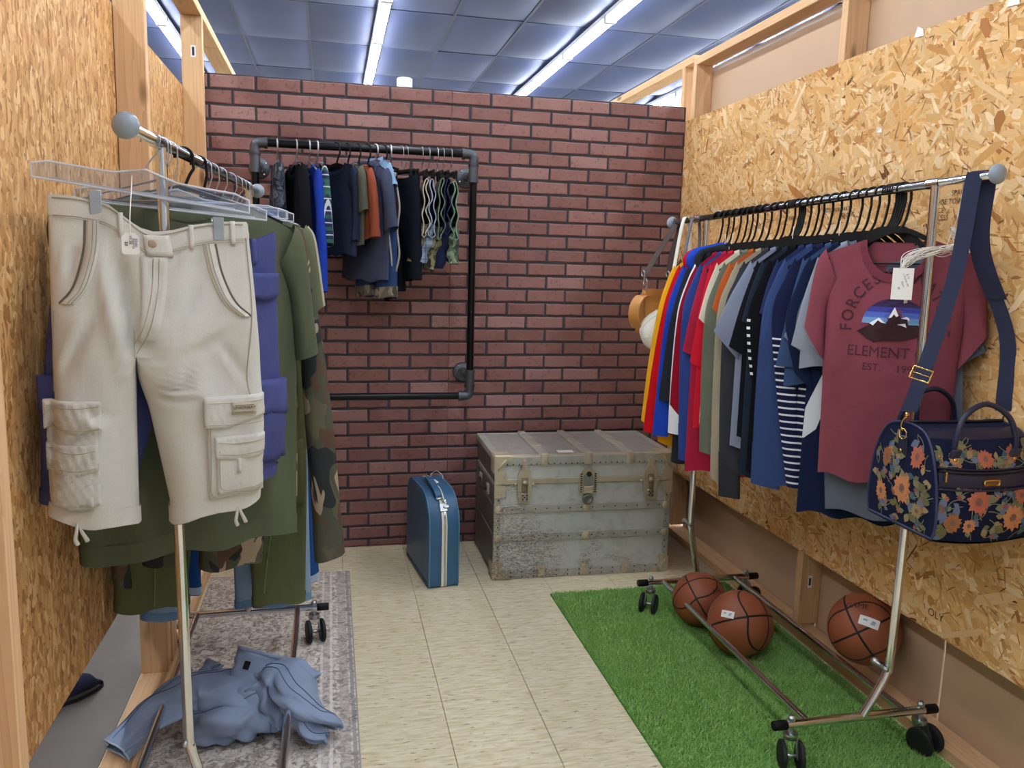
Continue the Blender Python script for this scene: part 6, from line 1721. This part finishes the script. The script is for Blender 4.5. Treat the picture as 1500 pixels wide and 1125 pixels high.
    sl = [(-Lh-.004, 0, zr), (-Lh+.01, .0, zr+.04), (apex[0]-.048, apex[1]-.004, topz-.28), (apex[0]-.02, apex[1], topz-.03), (apex[0]-.008, apex[1], topz-.004), (apex[0], apex[1], topz+.0015), (apex[0]+.008, apex[1], topz-.004),
          (apex[0]+.018, apex[1]+.004, topz-.03), (apex[0]+.03, apex[1]+.01, topz-.2), (Lh-.004, .01, topz-.42), (Lh+.002, 0, zr+.03), (Lh+.004, 0, zr)]
    sp = bez(sl, 70)
    w = np.array([(-.0, 1, 0)]*len(sp), float)
    tt = np.linspace(0, 1, len(sp))
    w[:, 0] = np.interp(tt, [0, .3, .45, .55, .7, 1], [.75, .75, .25, .25, .75, .75]); w[:, 1] = -np.sqrt(1-w[:, 0]**2)
    st = MB().ribbon(sp, w, .038, .0028).build('strap', nv, r, True, True, 50)
    i0, i1 = int(len(sp)*.635), int(len(sp)*.80)
    MB().ribbon(sp[i0:i1]+np.array([0, -.004, 0]), w[i0:i1], .048, .008).build('strap_pad', plain('navy_pad', '#171d3c', .8), st, True, True, 50)
    # slider buckle near the left clip
    k = 4; p, q = sp[k], sp[k+1]
    d = (sp[k+2]-sp[k-2]); d /= np.linalg.norm(d); ww = w[k]/np.linalg.norm(w[k]); ww = ww-d*(ww@d); ww /= np.linalg.norm(ww); nn = np.cross(d, ww)
    for zz in (0.055, .10):
        c0 = np.array(sl[0])*(1-zz/.35)+np.array(sl[2])*(zz/.35)+nn*.0
        fr = [c0+ww*a+d*b for a, b in ((-.024, -.016), (.024, -.016), (.024, .016), (-.024, .016), (-.024, -.016))] if zz > .06 else []
        if fr: MB().tube(fr, .0028, 7, False).tube([c0-ww*.024, c0+ww*.024], .002, 6).build('buckle', BRASS, st)
    return r
duffel()

# ------------------------------------------------------------------ tan handbag and white cap at the far end
def far_bags():
    L = rail_r(3.26)
    r = thing('handbag', 'tan leather handbag hanging on a dark strap at the far end of the right rack', 'bag', (1.36, 3.27, 1.17), .15)
    tan = plain('tan_leather', '#b9803f', .5, 0, .2, .25, 60); dkl = plain('dark_brown_strap', '#3a2620', .55); wht = plain('white_canvas', '#e8e6da', .9, 0, .04, .2, 60)
    g = []
    for v in np.linspace(0, 1, 10):
        hw = .085*(1-.25*v); th = .045*(1-.7*v); ring = []
        for a in np.linspace(0, 2*PI, 28, endpoint=False):
            ca, sa = math.cos(a), math.sin(a)
            ring.append((np.sign(ca)*abs(ca)**.6*hw, np.sign(sa)*abs(sa)**.8*th, .0+.185*v+.004*math.sin(5*a+6*v)))
        g.append(ring)
    b = MB().grid(g, cu=True); n0 = b.n; b.f.append(tuple(range(28))[::-1]); b.mi.append(0); b.build('body', tan, r)
    fl = [[(x, -.05+.02*(1-abs(s*2-1))-.035*s*(1-s) , .19-.11*s-.01*(x/.09)**2) for x in np.linspace(-.075, .075, 9)] for s in np.linspace(0, 1, 8)]
    MB().grid(fl).build('flap', tan, r)
    # curled side gusset
    MB().ribbon(bez([(-.066, -.03, .16), (-.095, -.036, .155), (-.122, -.042, .12), (-.128, -.045, .07), (-.108, -.04, .025)], 18), (.45, -.9, 0), .05, .004).build('side_gusset', tan, r, True, True, 50)
    ap = L-np.array([1.36, 3.27, 1.17])
    for s in (-1, 1):
        MB().ribbon(bez([(s*.06-.01, -.012, .235), (s*.035+.03, -.01, .34), (ap[0]+s*.014, ap[1]-.004, ap[2]-.02), (ap[0]+s*.002, ap[1], ap[2]+.0145)], 24), (.75, -.66, 0), .024, .004).build('strap', dkl, r, True, True, 50)
        for k, z in enumerate((.195, .216, .236, .252)):
            a = np.linspace(0, 2*PI, 13); R = .0155 if k < 2 else .012
            P = [(s*.06-.006*k, -.02+R*math.cos(t)*(1 if k % 2 else .3), z+R*math.sin(t)) for t in a]
            MB().tube(P, .0026, 6, False).build('chain_ring', STEEL, r)
    c = thing('cap', 'white canvas cap crown tucked between the tan handbag and the yellow top', 'cap', (1.372, 3.19, 1.19), 0)
    R = Matrix.Rotation(-1.95, 3, 'Y') @ Matrix.Rotation(.2, 3, 'Z'); Rn = np.array(R)
    g = []
    for u in np.linspace(0, 1, 12):
        a = u*PI/2; rr = .086*math.cos(a)**.8 if u < 1 else .0; g.append([(rr*math.cos(t)*(1+.02*math.cos(6*t)), rr*.62*math.sin(t), .105*math.sin(a)) for t in np.linspace(0, 2*PI, 30, endpoint=False)])
    g = np.array(g)@Rn.T; MB().grid(g, cu=True).build('crown', wht, c)
    for k in (2, 7, 12, 17, 22, 27): MB().tube(np.array(g)[:, k], .0013, 5, False).build('seam', plain('grey_seam', '#c9c7bb', .9), c)
    MB().tube(np.vstack([g[0], g[0][:1]]), .003, 6, False).build('hem', wht, c)
    wb = thing('canvas_strap', 'white canvas strap draped over the far end of the right rail', 'strap', tuple(rail_r(3.2)), .2)
    MB().ribbon(bez([(-.09, -.02, -.40), (-.055, -.012, -.2), (-.018, 0, -.02), (0, 0, .0155), (.018, 0, -.02), (.03, .0, -.15), (.03, 0, -.36)], 30), (.2, 1, 0), .03, .003).build('strap', wht, wb, True, True, 50)
    gs = thing('grey_belt', 'grey woven belt looped over the right rail beside the white strap', 'belt', tuple(rail_r(3.13)), .1)
    MB().ribbon(bez([(-.05, -.01, -.16), (-.02, 0, -.02), (0, 0, .015), (.02, 0, -.02), (.03, 0, -.2)], 24), (.15, 1, 0), .026, .003).build('belt', plain('grey_webbing', '#6d7078', .85, 0, .1, .4, 200), gs, True, True, 50)
far_bags()

# ------------------------------------------------------------------ jeans dropped on the floor
def dropped_jeans():
    m = denim('#7d8dab', '#97a8c4'); st = plain('navy_stitch', '#55668c', .9); dk = plain('dark_denim_inside', '#2c3a5c', .95, 0, .15, .3, 120)
    r = thing('jeans', 'pale blue jeans dropped in a heap over the left rack base', 'jeans', (-.28, 2.45, 0))
    org = np.array([-.28, 2.45, 0])
    def piece(path, hw, ht, seed, name, amp=.008, mat=None, n=48, nu=44, up=(0, 0, 1)):
        p = bez([np.array(q)-org for q in path], n); k = len(p)
        T = np.gradient(p, axis=0); T /= np.linalg.norm(T, axis=1)[:, None]
        U = np.array(up, float); hw = np.interp(np.linspace(0, 1, k), np.linspace(0, 1, len(hw)), hw); ht = np.interp(np.linspace(0, 1, k), np.linspace(0, 1, len(ht)), ht)
        rr = np.random.default_rng(seed); a = np.linspace(0, 2*PI, nu, endpoint=False); g = []
        w1 = [(rr.integers(2, 6), rr.uniform(8, 30), rr.uniform(0, 6), rr.uniform(.4, 1)) for _ in range(6)]
        s = np.linspace(0, 1, k)
        for i in range(k):
            side = np.cross(T[i], U); side /= np.linalg.norm(side)+1e-9; upv = np.cross(side, T[i])
            ca, sa = np.sign(np.cos(a))*np.abs(np.cos(a))**.8, np.sign(np.sin(a))*np.abs(np.sin(a))**.9
            f = sum(mm*np.sin(q*a+w*s[i]*1.0+ph) for q, w, ph, mm in w1)/3*amp
            f2 = (np.abs(np.sin(2*a+5*s[i]+seed))**6-np.abs(np.sin(1.5*a-4*s[i]+2*seed))**8)*amp*1.2
            rad = 1+(f+f2)/max(.02, hw[i])
            q = p[i]+side*(ca*hw[i]*rad)[:, None]+upv*(sa*ht[i]*rad)[:, None]
            q[:, 2] = np.maximum(q[:, 2], .009); g.append(q)
        g = np.array(g); o = MB().grid(g, cu=True).build(name, mat or m, r); return g, o
    # far leg, stretched out to the left over the floor plate
    gA, oA = piece([(-.21, 2.44, .12), (-.32, 2.44, .125), (-.41, 2.45, .135), (-.50, 2.40, .115), (-.60, 2.29, .065)], [.08, .09, .085, .07, .045], [.055, .055, .04, .03, .02], 1, 'leg', .010)
    # seat lying between, folded
    gS, oS = piece([(-.40, 2.40, .05), (-.33, 2.385, .075), (-.25, 2.41, .08), (-.17, 2.45, .07)], [.055, .08, .085, .06], [.04, .065, .07, .05], 2, 'seat', .012)
    # near leg over the right bar
    gB, oB = piece([(-.20, 2.46, .15), (-.14, 2.42, .175), (-.10, 2.37, .15), (-.055, 2.36, .09), (-.015, 2.385, .04)], [.06, .075, .08, .08, .07], [.05, .045, .03, .022, .018], 3, 'leg', .009)
    gC, oC = piece([(-.12, 2.39, .14), (-.09, 2.35, .11), (-.055, 2.315, .05), (-.03, 2.32, .03)], [.05, .055, .05, .035], [.03, .025, .02, .015], 4, 'leg_fold', .008)
    gD, oD = piece([(-.22, 2.42, .17), (-.19, 2.40, .12), (-.165, 2.375, .07), (-.15, 2.355, .04)], [.05, .05, .04, .02], [.045, .04, .03, .02], 5, 'leg_fold', .008)
    # yoke standing up with the open waistband
    gW, oW = piece([(-.235, 2.43, .10), (-.225, 2.46, .16), (-.205, 2.49, .215)], [.07, .085, .085], [.03, .035, .03], 6, 'yoke', .006, None, 16, 30, (0, 1, .2))
    rim = gW[-1]
    MB().tube(np.vstack([rim, rim[:1]]), .006, 8, False).build('waistband', m, r)
    c = rim.mean(0); inn = np.array([c+(rim-c)*f+np.array([0, 0, -.05*(1-f)]) for f in (1, .7, .3, .02)]); MB().grid(inn, cu=True).build('lining', dk, r)
    gK, oK = piece([(-.39, 2.52, .06), (-.395, 2.575, .11), (-.37, 2.60, .15)], [.03, .034, .026], [.026, .026, .018], 8, 'leg_fold', .006)
    gP, oP = piece([(-.262, 2.385, .12), (-.25, 2.37, .08), (-.245, 2.372, .05)], [.03, .032, .02], [.024, .022, .014], 9, 'pocket_lining', .005, dk)
    # patch, seams and hems
    up = gW[:, :, 1].mean(0).argmin(); cpt = gW[-6, up]; 
    MB().box((cpt[0]-.035, cpt[1]-.004, cpt[2]+.012), (.018, .002, .028), .0006, Matrix.Rotation(.35, 3, 'Y')).build('black_patch', plain('black_patch_cloth', '#121318', .8), r, False)
    for g, j in ((gB, 8), (gB, 10), (gA, 6), (gA, 9), (gS, 8), (gC, 7)):
        q = g[2:-1, j].copy(); c = g[2:-1].mean(1); d = q-c; q += d/np.linalg.norm(d, axis=1)[:, None]*.0012
        MB().tube(q, .0013, 5, False).build('seam', st, r)
    for g in (gA, gB):
        q = g[-4:].copy(); c = q.mean(1, keepdims=True); MB().grid(c+(q-c)*1.04, cu=True).build('hem', m, r)
        q = g[-1]; MB().tube(np.vstack([q, q[:1]]), .003, 6, False).build('hem_edge', plain('pale_worn_hem', '#b4c2da', .95), r)
dropped_jeans()

# dark blue shoe lying on the aisle floor under the left wall
def shoe():
    r = thing('shoe', 'dark navy shoe lying in the aisle under the left wall panel', 'shoe', (-.86, 2.70, 0), .75)
    m = plain('navy_suede', '#1a2340', .85, 0, .15, .3, 160)
    g = []
    for u in np.linspace(0, 1, 16):
        x = -.13+.26*u; hw = .03+.014*math.sin(u*PI)*(1.2 if u > .5 else .8); h = .09-.05*max(0, (u-.35)/.65)**.8; ring = []
        e = min(1, math.sin(PI*max(.03, min(.97, u)))*2.2)
        for a in np.linspace(0, 2*PI, 20, endpoint=False): ring.append((x, hw*e*math.cos(a), .014+max(0, (h*e*.5)*(1+math.sin(a)))))
        g.append(ring)
    mb = MB().grid(g, cu=True); mb.build('upper', m, r)
    s = []
    for u in np.linspace(0, 2*PI, 32, endpoint=False): s.append((.135*math.cos(u), (.042 if math.cos(u) > 0 else .035)*math.sin(u)))
    MB().grid([[(x, y, 0.0) for x, y in s], [(x, y, .016) for x, y in s]], cu=True).build('sole', plain('dark_sole', '#14161c', .7), r)
    MB().tube([(-.09+.02*math.cos(a), .022*math.sin(a), .095) for a in np.linspace(0, 2*PI, 17)], .006, 7, False).build('collar', m, r)
shoe()
